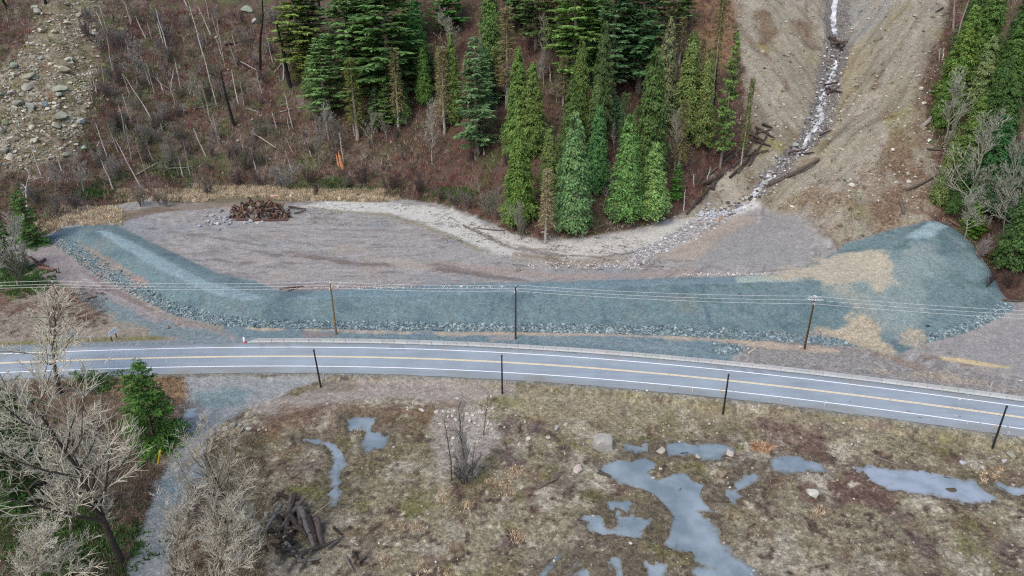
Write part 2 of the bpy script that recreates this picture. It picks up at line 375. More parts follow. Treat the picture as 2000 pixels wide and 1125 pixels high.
# ------------------------------------------------------------------ object helpers
def link(name, me, mat=None, parent=None, color=None):
    o = bpy.data.objects.new(name, me); COL.objects.link(o)
    if mat is not None and not me.materials: me.materials.append(mat)
    if parent is not None: o.parent = parent
    if color is not None: o.color = (*[float(c) for c in color], 1)
    return o
def tag(o, label=None, cat=None, group=None, kind=None):
    if label: o['label'] = label
    if cat: o['category'] = cat
    if group: o['group'] = group
    if kind: o['kind'] = kind
    return o
def empty(name, loc):
    o = bpy.data.objects.new(name, None); COL.objects.link(o); o.location = [float(c) for c in loc]; o.empty_display_size = .3; return o
def mesh_np(name, V, F, C=None, smooth=False, mat=None):
    """V (n,3); F (m,k) all faces the same size; C per-vertex colour (n,3) or per-face (m,3)"""
    V = np.asarray(V, np.float32); F = np.asarray(F, np.int32); me = bpy.data.meshes.new(name)
    k = F.shape[1]
    me.vertices.add(len(V)); me.vertices.foreach_set('co', V.ravel())
    me.loops.add(F.size); me.loops.foreach_set('vertex_index', F.ravel())
    me.polygons.add(len(F)); me.polygons.foreach_set('loop_start', np.arange(0, F.size, k, dtype=np.int32))
    try: me.polygons.foreach_set('loop_total', np.full(len(F), k, np.int32))
    except Exception: pass
    me.polygons.foreach_set('use_smooth', np.full(len(F), smooth, bool))
    if C is None: C = np.ones((len(V), 3))
    C = np.asarray(C, np.float32)
    if len(C) == len(V):
        at = me.color_attributes.new('Col', 'FLOAT_COLOR', 'POINT'); c4 = np.ones((len(V), 4), np.float32); c4[:, :3] = C; at.data.foreach_set('color', c4.ravel())
    else:
        at = me.color_attributes.new('Col', 'FLOAT_COLOR', 'CORNER'); c4 = np.ones((F.size, 4), np.float32); c4[:, :3] = np.repeat(C, k, 0); at.data.foreach_set('color', c4.ravel())
    me.update(calc_edges=True); me.validate()
    if mat is not None: me.materials.append(mat)
    return me
class MB:
    """collects quads/tris of one mesh"""
    def __init__(s): s.v = []; s.f = []; s.c = []; s.n = 0
    def add(s, V, F, c=(1, 1, 1)):
        V = np.asarray(V, float); F = np.asarray(F, int)
        if F.shape[1] == 4: F = np.concatenate([F[:, [0, 1, 2]], F[:, [0, 2, 3]]])
        s.v.append(V); s.f.append(F + s.n); s.n += len(V)
        c = np.asarray(c, float); s.c.append(np.tile(c, (len(V), 1)) if c.ndim == 1 else c); return s
    def tube(s, pts, rad, sides=8, c=(1, 1, 1), cap=True):
        pts = np.asarray(pts, float); rad = np.broadcast_to(np.asarray(rad, float), (len(pts),)); V = []
        for i, p in enumerate(pts):
            d = pts[min(i + 1, len(pts) - 1)] - pts[max(i - 1, 0)]; d = d / (np.linalg.norm(d) + 1e-9)
            a = np.cross(d, [0, 0, 1.0]) if abs(d[2]) < .9 else np.cross(d, [1.0, 0, 0]); a /= np.linalg.norm(a); b = np.cross(d, a)
            for k in range(sides):
                t = 2 * math.pi * k / sides; V.append(p + rad[i] * (math.cos(t) * a + math.sin(t) * b))
        F = [[i * sides + k, i * sides + (k + 1) % sides, (i + 1) * sides + (k + 1) % sides, (i + 1) * sides + k] for i in range(len(pts) - 1) for k in range(sides)]
        n = len(V); s.add(V, F, c)
        if cap:
            s.add(np.concatenate([V[:sides], [pts[0]]]), [[k, sides, (k + 1) % sides] for k in range(sides)], c)
            s.add(np.concatenate([V[n - sides:], [pts[-1]]]), [[k, (k + 1) % sides, sides] for k in range(sides)], c)
        return s
    def box(s, cx, cy, cz, sx, sy, sz, c=(1, 1, 1), M=None):
        V = np.array([(x * sx / 2, y * sy / 2, z * sz / 2) for x in (-1, 1) for y in (-1, 1) for z in (-1, 1)])
        if M is not None: V = V @ np.asarray(M).T
        V = V + (cx, cy, cz)
        return s.add(V, [[0, 1, 3, 2], [4, 6, 7, 5], [0, 4, 5, 1], [2, 3, 7, 6], [0, 2, 6, 4], [1, 5, 7, 3]], c)
    def mesh(s, name, mat, smooth=False):
        return mesh_np(name, np.concatenate(s.v), np.concatenate(s.f), np.concatenate(s.c), smooth, mat)
    def build(s, name, mat, parent=None, smooth=False, color=None):
        return link(name, s.mesh(name, mat, smooth), None, parent, color)

# ------------------------------------------------------------------ terrain sheet and its soils
NC = 860
ys = [14.0]
while ys[-1] < 400: ys.append(ys[-1] + max(.22, .0031 * (ys[-1] + 10)) * (1.0 if ys[-1] < 300 else 3))
ys = np.array(ys); NR = len(ys)
u = np.linspace(-1, 1, NC); half = .80 * ys + 42
GXv = u[None, :] * half[:, None]; GYv = np.repeat(ys[:, None], NC, 1)
VX = GXv.ravel(); VY = GYv.ravel(); VZ = hfun(VX, VY)
RO = road_off(VX, VY)
WX = fbm(VX, VY, 3.5, 41, 4); n_big = fbm(VX, VY, 14, 51, 4); n_mid = fbm(VX, VY, 4.0, 61, 4); n_fin = fbm(VX, VY, 1.1, 71, 3); n_b2 = fbm(VX, VY, 8, 81, 4)
COLR = np.zeros((len(VX), 3)); GRIT = np.zeros(len(VX))
def mixin(mask, col):
    global COLR
    COLR = COLR * (1 - mask[:, None]) + np.asarray(col) * mask[:, None]
def zone(pts, col, feather=.6, warp=1.0, strength=1.0, grit=None, blot=None, world=False):
    """paint a soil over the area of a polygon, its edge frayed by noise; blot thins it to patches"""
    P = np.asarray(pts, float) if world else polyw(pts)
    d = sdist(P, VX, VY, 10 + feather + warp) + WX * warp + n_fin * warp * .3
    m = (1 - sstep(-feather, feather, d)) * strength
    if blot is not None: m = m * sstep(blot[0], blot[1], n_mid * .6 + n_b2 * .4)
    mixin(m, col)
    if grit is not None:
        global GRIT
        GRIT = GRIT * (1 - m) + grit * m
    return m
def mottle(m, col, lo, hi, nz): mixin(m * sstep(lo, hi, nz), col)

one = np.ones(len(VX)); south = sstep(0.5, -0.5, RO); north = 1 - south
# field south of the road
mixin(one, alb(144, 137, 116)); GRIT[:] = .62
mottle(south, alb(126, 112, 92), .02, .45, n_mid); mottle(south, alb(108, 88, 80), .12, .5, fbm(VX, VY, 8, 107, 4)); mottle(south, alb(116, 116, 74), .12, .5, fbm(VX, VY, 7, 109, 4)); mottle(south, alb(122, 116, 90), .1, .5, fbm(VX, VY, 12, 103, 4)); mottle(south, alb(112, 102, 92), .25, .6, fbm(VX, VY, 9, 105, 4)); mottle(south, alb(116, 102, 98), .2, .6, fbm(VX, VY, 5, 101, 4))
mottle(south, alb(168, 162, 146), .1, .5, fbm(VX, VY, 6, 111, 4)); mottle(south, alb(116, 114, 74), .2, .6, fbm(VX, VY, 7, 121, 4))
mottle(south, alb(88, 74, 66), .2, .5, fbm(VX, VY, 1.5, 131, 4)); mottle(south, alb(182, 174, 156), .3, .6, fbm(VX, VY, 1.2, 132, 4))
# north: basin mud
mixin(north, alb(161, 160, 158)); GRIT = GRIT * (1 - north * .7)
_ac = px0(760, 345); _ra = np.hypot(VX - _ac[0], (VY - _ac[1])); _ta = np.arctan2(VX - _ac[0], _ac[1] - VY)
arcs = fbm(_ra, _ta * 9, 1.1, 421, 4, .7); arcs2 = fbm(VX * .35 - VY * .6, VY * 1.2 + VX * .25, 1.3, 425, 4, .7)
strk = fbm(VX * .25 + VY * .05, VY * 1.4, 2.2, 141, 4)
mottle(north, alb(146, 143, 143), .0, .6, strk); mottle(north, alb(134, 130, 131), .15, .5, arcs); mottle(north, alb(176, 173, 174), -.15, -.5, arcs); mottle(north * sstep(.1, .5, fbm(VX, VY, 18, 427, 2)), alb(130, 124, 124), .1, .5, arcs2); mottle(north, alb(164, 158, 152), .25, .6, fbm(VX, VY, 11, 429, 4)); mottle(north, alb(146, 150, 156), .2, .6, fbm(VX, VY, 13, 433, 4)); mottle(north, alb(172, 168, 168), .2, .7, fbm(VX, VY * 2, 6, 151, 4)); mottle(north, alb(128, 124, 124), .35, .7, fbm(VX * .3, VY * 1.2, 1.8, 161, 3))
# hillside
HILL_PX = [(-400, 480), (-120, 462), (0, 450), (60, 470), (105, 450), (140, 425), (200, 405), (350, 378), (500, 368), (700, 380), (850, 396), (950, 432), (1000, 458), (1060, 472), (1150, 462), (1250, 444), (1330, 420), (1395, 396)]
hb = [px0(*p) for p in HILL_PX]
HILL_W = np.array([(-420, hb[0][1])] + hb + [tuple(px0(1480, 395)), tuple(px0(1560, 425)), tuple(px0(1636, 489)), tuple(px0(1700, 465)), tuple(px0(1760, 441)), tuple(px0(1822, 432)), tuple(ridge[1][:2] + 1), tuple(ridge[2][:2] + 1), tuple(ridge[3][:2] + 1), tuple(ridge[4][:2] + .5), tuple(px0(2010, 590)), tuple(px0(2300, 600)), (420, 150), (420, 430), (-420, 430)])
mh = zone(HILL_W, alb(94, 74, 66), 1.0, 1.0, 1.0, .5, world=True)
HILLMASK = mh.copy()
mottle(mh, alb(66, 54, 46), .0, .5, n_mid); mottle(mh, alb(98, 82, 74), .2, .6, fbm(VX, VY, 6, 171, 4)); mottle(mh, alb(74, 78, 48), .2, .6, fbm(VX, VY, 7, 181, 4)); mottle(mh, alb(92, 58, 48), .3, .7, fbm(VX, VY, 4, 191, 4))
leftm = mh * sstep(-30, -60, VX)
mottle(leftm, alb(112, 100, 92), .0, .4, fbm(VX, VY, 5, 201, 4)); mottle(leftm, alb(88, 94, 62), .1, .45, fbm(VX, VY, 6, 211, 4))
# scree at the left
SCREE = [(95, -70), (195, -70), (188, 60), (192, 150), (172, 230), (150, 300), (60, 335), (-80, 335), (-80, 165), (25, 110), (65, 60)]
m = zone(SCREE, alb(136, 129, 110), 2, 4, .95, .6)
mottle(m, alb(118, 98, 82), .1, .5, n_mid); mottle(m, alb(112, 114, 78), .1, .5, fbm(VX, VY, 5, 221, 4)); mottle(m, alb(168, 164, 148), .1, .5, fbm(VX, VY, 3, 231, 4))
# washed-out gully
GULLY = [(1395, -110), (1435, 40), (1452, 150), (1462, 230), (1482, 270), (1440, 325), (1400, 350), (1372, 395), (1330, 425), (1400, 430), (1480, 402), (1560, 425), (1640, 490), (1700, 466), (1760, 441), (1822, 431), (1838, 380), (1830, 320), (1810, 250), (1800, 170), (1835, 70), (1880, -110)]
m = zone(GULLY, alb(150, 145, 131), 1.5, 2.5, 1, .3); GUL = m.copy()
sx_ = rills(VX, VY)[0]
mottle(m, alb(132, 124, 110), -.05, -.4, sx_); mottle(m, alb(162, 157, 145), .05, .45, sx_); mottle(m, alb(166, 160, 148), .1, .5, fbm(VX, VY, 8, 251, 4)); mottle(m, alb(116, 100, 84), .25, .6, fbm(VX, VY, 9, 255, 4)); mottle(m, alb(140, 134, 96), .15, .6, fbm(VX, VY, 10, 261, 4))
zone([(1480, 402), (1560, 425), (1640, 490), (1760, 441), (1822, 431), (1838, 340), (1780, 300), (1650, 350), (1560, 380)], alb(130, 114, 96), 3, 4, .8, .8, blot=(-.3, .3))
zone([(1700, 300), (1800, 240), (1838, 340), (1822, 431), (1700, 440)], alb(118, 98, 82), 3, 4, .85, .7, blot=(-.4, .25))
zone([(1780, 240), (1840, 200), (1860, 60), (1800, 110)], alb(106, 92, 80), 4, 4, .85, .6, blot=(-.5, .2))
zone([(1345, -60), (1420, -60), (1440, 60), (1440, 130), (1380, 150), (1350, 60)], alb(134, 108, 84), 2, 2, .9, .4)
zone([(1660, -40), (1760, -40), (1720, 50), (1660, 90), (1645, 40)], alb(142, 146, 146), 2, 3.5, .8, .4, blot=(-.5, .2))
zone([(1640, 110), (1665, 90), (1700, 100), (1640, 220), (1615, 330), (1590, 300)], alb(152, 140, 102), 2, 2, .4)
zone([(1455, 395), (1500, 330), (1560, 270), (1590, 190), (1610, 90), (1612, -60), (1655, -60), (1660, 90), (1640, 190), (1620, 260), (1560, 310), (1510, 360), (1480, 395), (1430, 425), (1400, 420)], alb(128, 126, 126), .8, 1.6, .95, .9)
# pale silt and the cobble fan
zone([(1470, 385), (1400, 412), (1330, 432), (1250, 455), (1150, 470), (1060, 474), (990, 458), (930, 432), (880, 406), (760, 396), (640, 392), (590, 402), (650, 412), (760, 418), (850, 446), (960, 492), (1050, 512), (1150, 512), (1250, 502), (1340, 478), (1420, 436), (1490, 402)], alb(212, 213, 209), 1.6, 2.4, .86, .08)
zone([(960, 440), (1060, 468), (1150, 466), (1250, 450), (1340, 430), (1420, 410), (1420, 440), (1330, 480), (1250, 505), (1150, 515), (1050, 515), (960, 495)], alb(190, 189, 184), 2, 2.5, .6, .2)
zone([(930, 440), (1000, 470), (1080, 485), (1200, 475), (1290, 450), (1330, 440), (1240, 480), (1150, 495), (1050, 490), (960, 470)], alb(206, 203, 196), 1, 1.6, .6)
for pp, cc, st in (([(585, 400), (650, 410), (760, 417), (800, 428), (850, 446), (905, 470), (960, 493), (955, 497), (900, 476), (845, 452), (755, 422), (650, 414)], (150, 145, 128), .8), ([(880, 425), (930, 448), (1000, 482), (1080, 496), (1170, 500), (1245, 490), (1246, 493), (1170, 504), (1080, 500), (995, 487), (925, 453)], (112, 106, 102), .75),
                   ([(1000, 495), (1100, 508), (1190, 510), (1190, 514), (1100, 512), (1000, 499)], (120, 108, 98), .8), ([(960, 470), (1040, 484), (1130, 488), (1130, 490), (1040, 487)], (140, 134, 126), .7), ([(800, 430), (860, 436), (930, 446), (930, 449), (860, 439)], (150, 144, 134), .7),
                   ([(500, 492), (640, 504), (720, 514), (840, 520), (950, 536), (1040, 548), (1040, 551), (940, 540), (830, 525), (715, 519), (630, 509)], (118, 109, 107), .75), ([(300, 447), (420, 462), (520, 478), (520, 482), (410, 467)], (126, 118, 116), .7)):
    zone(pp, alb(*cc), .35, 1.3, st)
zone([(1000, 490), (1100, 505), (1220, 500), (1230, 512), (1100, 520), (1000, 508)], alb(150, 138, 124), .6, 1, .7)
zone([(1220, 500), (1290, 468), (1350, 432), (1430, 402), (1470, 390), (1440, 420), (1370, 458), (1300, 490), (1240, 515)], alb(168, 166, 168), 1, 1.2, .85, 1)
zone([(1290, 500), (1380, 450), (1440, 420), (1480, 425), (1420, 470), (1340, 515)], alb(172, 160, 148), 1.2, 1.5, .8)
zone([(1360, 515), (1420, 460), (1500, 420), (1570, 420), (1600, 470), (1570, 500), (1480, 525)], alb(152, 152, 152), 2, 3, .85, .2)
zone([(840, 510), (960, 520), (1100, 535), (1250, 535), (1350, 525), (1350, 535), (1100, 545), (900, 528)], alb(166, 152, 146), 1, 1, .8)
zone([(560, 488), (700, 512), (860, 515), (960, 535), (940, 540), (840, 524), (690, 520), (560, 496)], alb(128, 118, 116), .7, .8, .7)
zone([(740, 505), (800, 505), (850, 522), (830, 530), (770, 522)], alb(182, 174, 164), .8, 1, .7)
zone([(200, 418), (330, 400), (430, 395), (560, 388), (620, 392), (400, 408), (300, 415), (200, 432)], alb(132, 120, 108), 1, 1, .8)
zone([(215, 425), (300, 405), (360, 408), (290, 420), (230, 436)], alb(116, 100, 84), .8, 1, .7)
zone([(330, 388), (600, 382), (760, 388), (760, 395), (600, 392), (330, 398)], alb(104, 98, 66), .8, .8, .8)
zone([(545, 570), (560, 558), (640, 556), (720, 556), (720, 563), (640, 567)], alb(150, 136, 136), .6, .8, .9)
# gravel berm and gravel shoulder
BERM = [(95, 462), (120, 447), (165, 440), (228, 439), (284, 468), (356, 502), (427, 534), (498, 549), (545, 569), (640, 567), (720, 563), (850, 557), (1000, 553), (1100, 551), (1200, 547), (1300, 544), (1440, 540), (1530, 536), (1590, 512), (1638, 490), (1645, 478), (1700, 464), (1760, 440), (1822, 430), (1850, 436), (1885, 457), (1930, 521), (1962, 582), (1982, 602), (1900, 643), (1812, 670), (1740, 696), (1665, 676), (1500, 665), (1300, 654), (1000, 647), (660, 642), (500, 640), (420, 634), (330, 612), (250, 573), (150, 513)]
BERM_W = np.array([px0(*p) for p in BERM])
for i in range(27, 32): pass
zone([(330, 612), (420, 634), (660, 642), (1000, 647), (1300, 654), (1420, 662), (1440, 690), (1420, 712), (1200, 692), (1000, 674), (600, 664), (480, 668), (400, 668), (330, 650), (260, 600)], alb(112, 136, 146), .8, 1.6, .92, .3)
zone([(1100, 655), (1200, 660), (1330, 668), (1350, 690), (1200, 680), (1000, 660)], alb(140, 156, 162), 1, 2, .5)
m = zone(BERM_W, alb(113, 136, 141), .35, .35, 1, .25, world=True); BM = m.copy()
_fr = fbm(VX, VY * .12, 1.1, 431, 4, .7); mottle(m, alb(118, 134, 136), .15, .5, _fr); mottle(m, alb(98, 120, 130), -.25, -.6, _fr); mottle(m, alb(122, 134, 134), .35, .8, fbm(VX, VY, 12, 435, 4)); mottle(m, alb(94, 116, 126), .0, .6, fbm(VX, VY, 7, 271, 3)); mottle(m, alb(120, 142, 148), .15, .6, fbm(VX, VY, 5, 281, 4)); mottle(m * sstep(0, 40, VX), alb(96, 122, 124), .2, .5, fbm(VX, VY, 3, 291, 3))
zone([(186, 452), (203, 449), (260, 474), (330, 510), (395, 545), (520, 582), (480, 588), (420, 576), (330, 535), (250, 490)], alb(142, 166, 174), .5, .5, .9, .2)
zone([(560, 585), (640, 566), (850, 558), (1000, 553), (1200, 547), (1440, 541), (1560, 538), (1560, 551), (1440, 553), (1200, 561), (1000, 571), (800, 579)], alb(126, 150, 160), .5, .8, .75, .2)
zone([(1590, 560), (1740, 500), (1830, 470), (1845, 520), (1805, 560), (1805, 640), (1740, 665), (1680, 600), (1620, 575)], alb(142, 158, 158), 2, 2.5, .75, .25)
zone([(1768, 466), (1800, 440), (1830, 431), (1850, 440), (1812, 468), (1790, 473)], alb(156, 182, 190), .7, .7, .85)
zone([(1440, 540), (1560, 537), (1570, 548), (1440, 552)], alb(176, 190, 180), .5, .6, .8)
zone([(1500, 544), (1560, 520), (1640, 496), (1700, 487), (1745, 499), (1738, 515), (1757, 550), (1740, 560), (1712, 568), (1690, 553), (1668, 558), (1650, 568), (1618, 560), (1580, 547)], alb(188, 180, 162), 1.5, 3.0, .95, .25)
zone([(1600, 566), (1640, 560), (1690, 575), (1740, 640), (1745, 668), (1700, 640), (1650, 585)], alb(150, 154, 148), 1.2, 1.6, .6)
zone([(1585, 652), (1600, 641), (1640, 640), (1660, 618), (1680, 604), (1702, 620), (1722, 640), (1745, 680), (1745, 696), (1700, 682), (1650, 664), (1600, 656)], alb(184, 173, 152), 1.3, 3.0, .95, .4)
zone([(1755, 655), (1768, 640), (1790, 644), (1812, 662), (1800, 682), (1760, 674)], alb(176, 167, 150), 1.4, 3.0, .88, .4)
zone([(1480, 655), (1600, 650), (1700, 690), (1760, 712), (1900, 720), (2050, 770), (2050, 790), (1700, 742), (1500, 712), (1440, 700)], alb(146, 144, 142), 1, 2, .85, .5)
zone([(1640, 670), (1740, 695), (1820, 690), (1900, 715), (1800, 720), (1680, 700)], alb(134, 118, 104), 1, 2.5, .8, .5, blot=(-.2, .2))
zone([(1820, 672), (1900, 645), (1984, 605), (2100, 590), (2200, 640), (2200, 780), (2000, 740), (1880, 700)], alb(158, 156, 156), 1.2, 1.5, .9, .2)
zone([(1835, 697), (1870, 699), (1972, 716), (1975, 721), (1900, 712), (1838, 703)], alb(212, 194, 152), .3, .4, .95)
zone([(1700, 722), (1850, 730), (1990, 760), (2050, 775), (1850, 745)], alb(176, 160, 136), 1, 1.5, .5)
# sand line under the rock band
for pp in ([(480, 639), (560, 641), (560, 645), (480, 643)], [(595, 643), (660, 643), (730, 646), (800, 649), (800, 653), (730, 652), (640, 647), (595, 646)],
           [(800, 650), (1000, 648), (1200, 652), (1350, 658), (1400, 662), (1400, 668), (1340, 665), (1200, 657), (1000, 655), (860, 655)], [(1400, 662), (1500, 668), (1640, 684), (1640, 690), (1500, 680), (1400, 670)]):
    zone(pp, alb(190, 174, 154), .5, .9, .8, .2)
zone([(590, 650), (650, 650), (655, 658), (600, 660)], alb(150, 136, 134), .6, .8, .8); zone([(950, 659), (1010, 655), (1005, 663), (960, 667)], alb(170, 160, 156), .5, .8, .7)
# left track and verge
zone([(-300, 560), (0, 540), (80, 500), (110, 470), (330, 612), (420, 634), (480, 668), (330, 674), (0, 682), (-300, 700)], alb(152, 143, 130), 1.5, 2, .95, .3)
zone([(-300, 560), (0, 545), (110, 545), (200, 590), (180, 630), (100, 610), (0, 620), (-300, 640)], alb(116, 92, 78), 1.5, 3, .85, .6, blot=(-.4, .1))
zone([(55, 492), (100, 474), (135, 495), (190, 540), (250, 580), (330, 622), (420, 645), (480, 662), (430, 672), (340, 668), (250, 622), (170, 582), (110, 545)], alb(156, 149, 150), 1, 1.2, .9, .25)
zone([(150, 560), (250, 600), (330, 634), (440, 655), (480, 668), (380, 672), (320, 660), (230, 625), (170, 590)], alb(120, 142, 148), 1, 2.2, .8, .3)
zone([(140, 530), (200, 560), (300, 615), (310, 622), (200, 568)], alb(182, 180, 184), .4, .6, .6)
zone([(160, 528), (220, 560), (300, 602), (300, 612), (210, 570)], alb(120, 108, 108), .5, .8, .6)
zone([(150, 470), (250, 525), (290, 560), (270, 560), (190, 510)], alb(160, 140, 126), .6, 1, .6); zone([(225, 520), (262, 530), (290, 558), (262, 560)], alb(160, 140, 132), .6, 1, .8)
zone([(0, 668), (150, 660), (320, 657), (320, 664), (150, 668), (0, 677)], alb(120, 120, 74), .5, 1, .8, .4); zone([(0, 676), (340, 664), (480, 668), (480, 674), (340, 674), (0, 686)], alb(150, 156, 158), .5, .5, .9)
zone([(120, 653), (145, 652), (148, 659), (122, 660)], alb(104, 130, 140), .4, .5, .9)
# junction and track south of the road
zone([(-300, 750), (0, 735), (200, 728), (365, 735), (372, 790), (345, 850), (320, 930), (290, 1000), (240, 1180), (-400, 1180)], alb(122, 106, 92), 1.2, 2, .95, .6)
mS = zone([(-300, 750), (0, 735), (365, 740), (345, 850), (290, 1000), (240, 1180), (-400, 1180)], alb(92, 74, 62), 1, 2, .8, .6, blot=(-.1, .4))
zone([(40, 960), (190, 960), (200, 1125), (60, 1125)], alb(70, 96, 56), 2, 3, .8, .6, blot=(-.2, .3))
zone([(150, 736), (300, 733), (368, 742), (375, 785), (300, 770), (160, 756)], alb(152, 126, 96), .8, 1.2, .9, .6); zone([(0, 732), (370, 727), (370, 734), (0, 740)], alb(118, 116, 76), .4, .8, .8)
zone([(480, 800), (560, 772), (650, 746), (800, 741), (1000, 742), (1010, 775), (900, 790), (760, 780), (640, 790), (560, 815)], alb(162, 154, 148), 1, 2, .9, .3)
zone([(540, 770), (610, 748), (700, 750), (700, 762), (600, 765)], alb(124, 114, 98), .8, 1.5, .6)
zone([(940, 745), (1200, 770), (1500, 795), (2050, 865), (2050, 900), (1700, 850), (1400, 830), (1200, 830), (1000, 810)], alb(156, 147, 124), 1.5, 2.5, .8, .4, blot=(-.5, .2))
zone([(1180, 762), (1500, 790), (2050, 858), (2050, 880), (1500, 802), (1200, 775)], alb(116, 116, 72), .8, 1.5, .7, .5, blot=(-.4, .3))
zone([(1480, 820), (1700, 850), (1900, 880), (1900, 905), (1700, 895), (1480, 860)], alb(104, 82, 80), 1.5, 2.5, .75, .7, blot=(-.05, .35))
zone([(560, 790), (900, 790), (900, 830), (640, 860), (500, 850)], alb(118, 92, 72), 1.5, 2.5, .7, .6, blot=(-.3, .2))
zone([(840, 800), (965, 790), (975, 850), (930, 930), (850, 930)], alb(170, 164, 158), 1.2, 2, .75, .4)
zone([(363, 735), (640, 738), (600, 752), (560, 770), (475, 800), (430, 832), (402, 870), (402, 940), (362, 990), (335, 1060), (335, 1180), (225, 1180), (262, 1050), (298, 970), (325, 905), (348, 832), (370, 795)], alb(156, 161, 163), .7, 1.0, .95, .25)
zone([(380, 765), (500, 760), (470, 795), (390, 800)], alb(126, 148, 152), .8, 1.5, .8, .3); zone([(310, 950), (360, 910), (370, 960), (320, 1010)], alb(128, 150, 156), .8, 1, .7)
zone([(380, 812), (408, 800), (412, 815), (385, 830)], alb(190, 192, 196), .4, .5, .7)
for pp in ([(1150, 960), (1270, 950), (1290, 1010), (1160, 1010)], [(1210, 1000), (1310, 1010), (1310, 1060), (1200, 1050)], [(1250, 1060), (1400, 1060), (1400, 1110), (1250, 1090)], [(1130, 960), (1180, 955), (1180, 990), (1130, 1000)]):
    zone(pp, alb(100, 98, 52), 1.5, 2.5, .7, .6, blot=(-.3, .3))
for pp in ([(1470, 865), (1510, 870), (1500, 885), (1465, 882)],): zone(pp, alb(160, 104, 62), .6, 1, .7)
for nm, w, lv in pud:                     # wet rims
    d = sdist(w, VX, VY, 4); m = (1 - sstep(.2, 2.2, d + WX * 1.2)) * .8
    mixin(m, alb(104, 96, 82) if nm not in ('track1', 'track2') else alb(120, 120, 122))
kk = 1 - sstep(6.2, 7.6, np.abs(RO) + WX * .4); mixin(kk * (RO < 0), alb(140, 140, 132)); mixin(kk * (RO > 0), alb(138, 150, 158))

f0 = np.arange(NR - 1)[:, None] * NC + np.arange(NC - 1)[None, :]
FA = np.stack([f0, f0 + 1, f0 + 1 + NC, f0 + NC], -1).reshape(-1, 4)
fx = VX[FA].mean(1); fy = VY[FA].mean(1)
dB = sdist(BERM_W, fx, fy, 2); dH = sdist(HILL_W, fx, fy, 2); fro = road_off(fx, fy)
TRK = polyw([(363, 735), (640, 738), (560, 770), (475, 800), (430, 832), (402, 870), (402, 940), (362, 990), (335, 1060), (335, 1180), (225, 1180), (262, 1050), (298, 970), (325, 905), (348, 832), (370, 795)])
TRK2 = polyw([(55, 492), (100, 474), (135, 495), (190, 540), (250, 580), (330, 622), (420, 645), (480, 662), (480, 672), (340, 672), (250, 622), (170, 582), (110, 545)])
lab = np.where(fro < 0, 0, 1); lab[dH < 0] = 2; lab[dB < 0] = 3
lab[(sdist(TRK, fx, fy, 2) < 0) & (lab == 0)] = 4; lab[(sdist(TRK2, fx, fy, 2) < 0) & (lab == 1)] = 5
VV = np.stack([VX, VY, VZ], 1)
for k, (nm, lb, cat) in enumerate((('field', 'soggy brown field strewn with sticks and stones', 'field'), ('ground', 'bare grey mud flat behind the gravel berm', 'ground'), ('hillside', 'steep brushy hillside with a washed out gully', 'hillside'),
                         ('gravel_berm', 'long blue grey gravel berm rising to a mound at its end', 'berm'), ('gravel_track', 'wet gravel track leaving the near side of the road', 'track'), ('dirt_path', 'pale dirt path along the foot of the berm', 'path'))):
    F = FA[lab == k]
    if not len(F): continue
    idx, inv = np.unique(F, return_inverse=True); F2 = inv.reshape(F.shape)
    me = mesh_np(nm, VV[idx], F2, COLR[idx], True, M_ground)
    at = me.attributes.new('grit', 'FLOAT', 'POINT'); at.data.foreach_set('value', GRIT[idx].astype(np.float32))
    tag(link(nm, me), lb, cat, None, 'structure')

# water sheets of the puddles
PL = {'narrow': 'narrow bent runnel of grey water in the field', 'ditch': 'long thin puddle at the foot of the road bank', 'ditch2': 'tiny puddle between big rock and roadside ditch', 'big': 'largest blue grey puddle winding through the field', 'loop': 'horseshoe shaped puddle around a mossy hump',
      'arm': 'slim diagonal puddle running off the largest one', 'smallr': 'small pale oval puddle beyond the largest one', 'right': 'big milky puddle around a lone dark rock', 'track1': 'pale puddle where the gravel track meets the road', 'track2': 'pale puddle beside the leaning yellow post', 'pond': 'dark ditch pool among the dry grass', 'tail': 'thin green trickle at the edge of the field'}
_dp = np.stack([sdist(w, fx, fy, 3.0) for nm, w, lv in pud], 1); _near = _dp.argmin(1); _dmin = _dp.min(1)
for k, (nm, w, lv) in enumerate(pud):
    F = FA[(_near == k) & (_dmin < 2.3)]
    if not len(F): continue
    idx, inv = np.unique(F, return_inverse=True); V_ = VV[idx].copy(); V_[:, 2] = lv
    dep = np.clip((lv - VZ[idx]) / .15, 0, 1)[:, None]; dep = dep * dep * (3 - 2 * dep); mud = np.array([.75, .62, .48]); C_ = mud * (1 - dep) + dep
    o = link('puddle', mesh_np('puddle', V_, inv.reshape(F.shape), C_, True, M_pudice if nm in ('right', 'tail') else M_pond if nm == 'pond' else M_pud))
    tag(o, PL.get(nm, nm if len(nm) > 8 else 'water filled wheel rut in the muddy field'), 'puddle', 'wheel ruts full of water' if nm.startswith('rut') else None, 'structure')

# ------------------------------------------------------------------ road
def ribbon(name, o1, o2, z, mat, col, label, X0=-260, X1=260, nj=0, seed=0):
    Xs = np.arange(X0, X1 + .1, 1.0); V = []; C = []
    K = np.linspace(0, 1, 9) if nj else np.array([0, 1.0])
    for X in Xs:
        j = float(fbm(np.array([X]), np.array([0.0]), 5, 300 + seed, 3)[0]) * nj
        for k in K:
            off = (o1 + (j if o1 < 0 else 0)) * (1 - k) + (o2 + (j if o2 > 0 else 0)) * k
            p = road_pt(X, off); V.append((p[0], p[1], z)); C.append(col(off, X) if callable(col) else col)
    n = len(K)
    F = [[i * n + k, i * n + k + n, i * n + k + n + 1, i * n + k + 1] for i in range(len(Xs) - 1) for k in range(n - 1)]
    F = [f[::-1] for f in F]
    me = mesh_np(name, V, F, C, False, mat); o = link(name, me); tag(o, label, 'road' if name == 'road' else 'road marking', None, 'structure'); return o
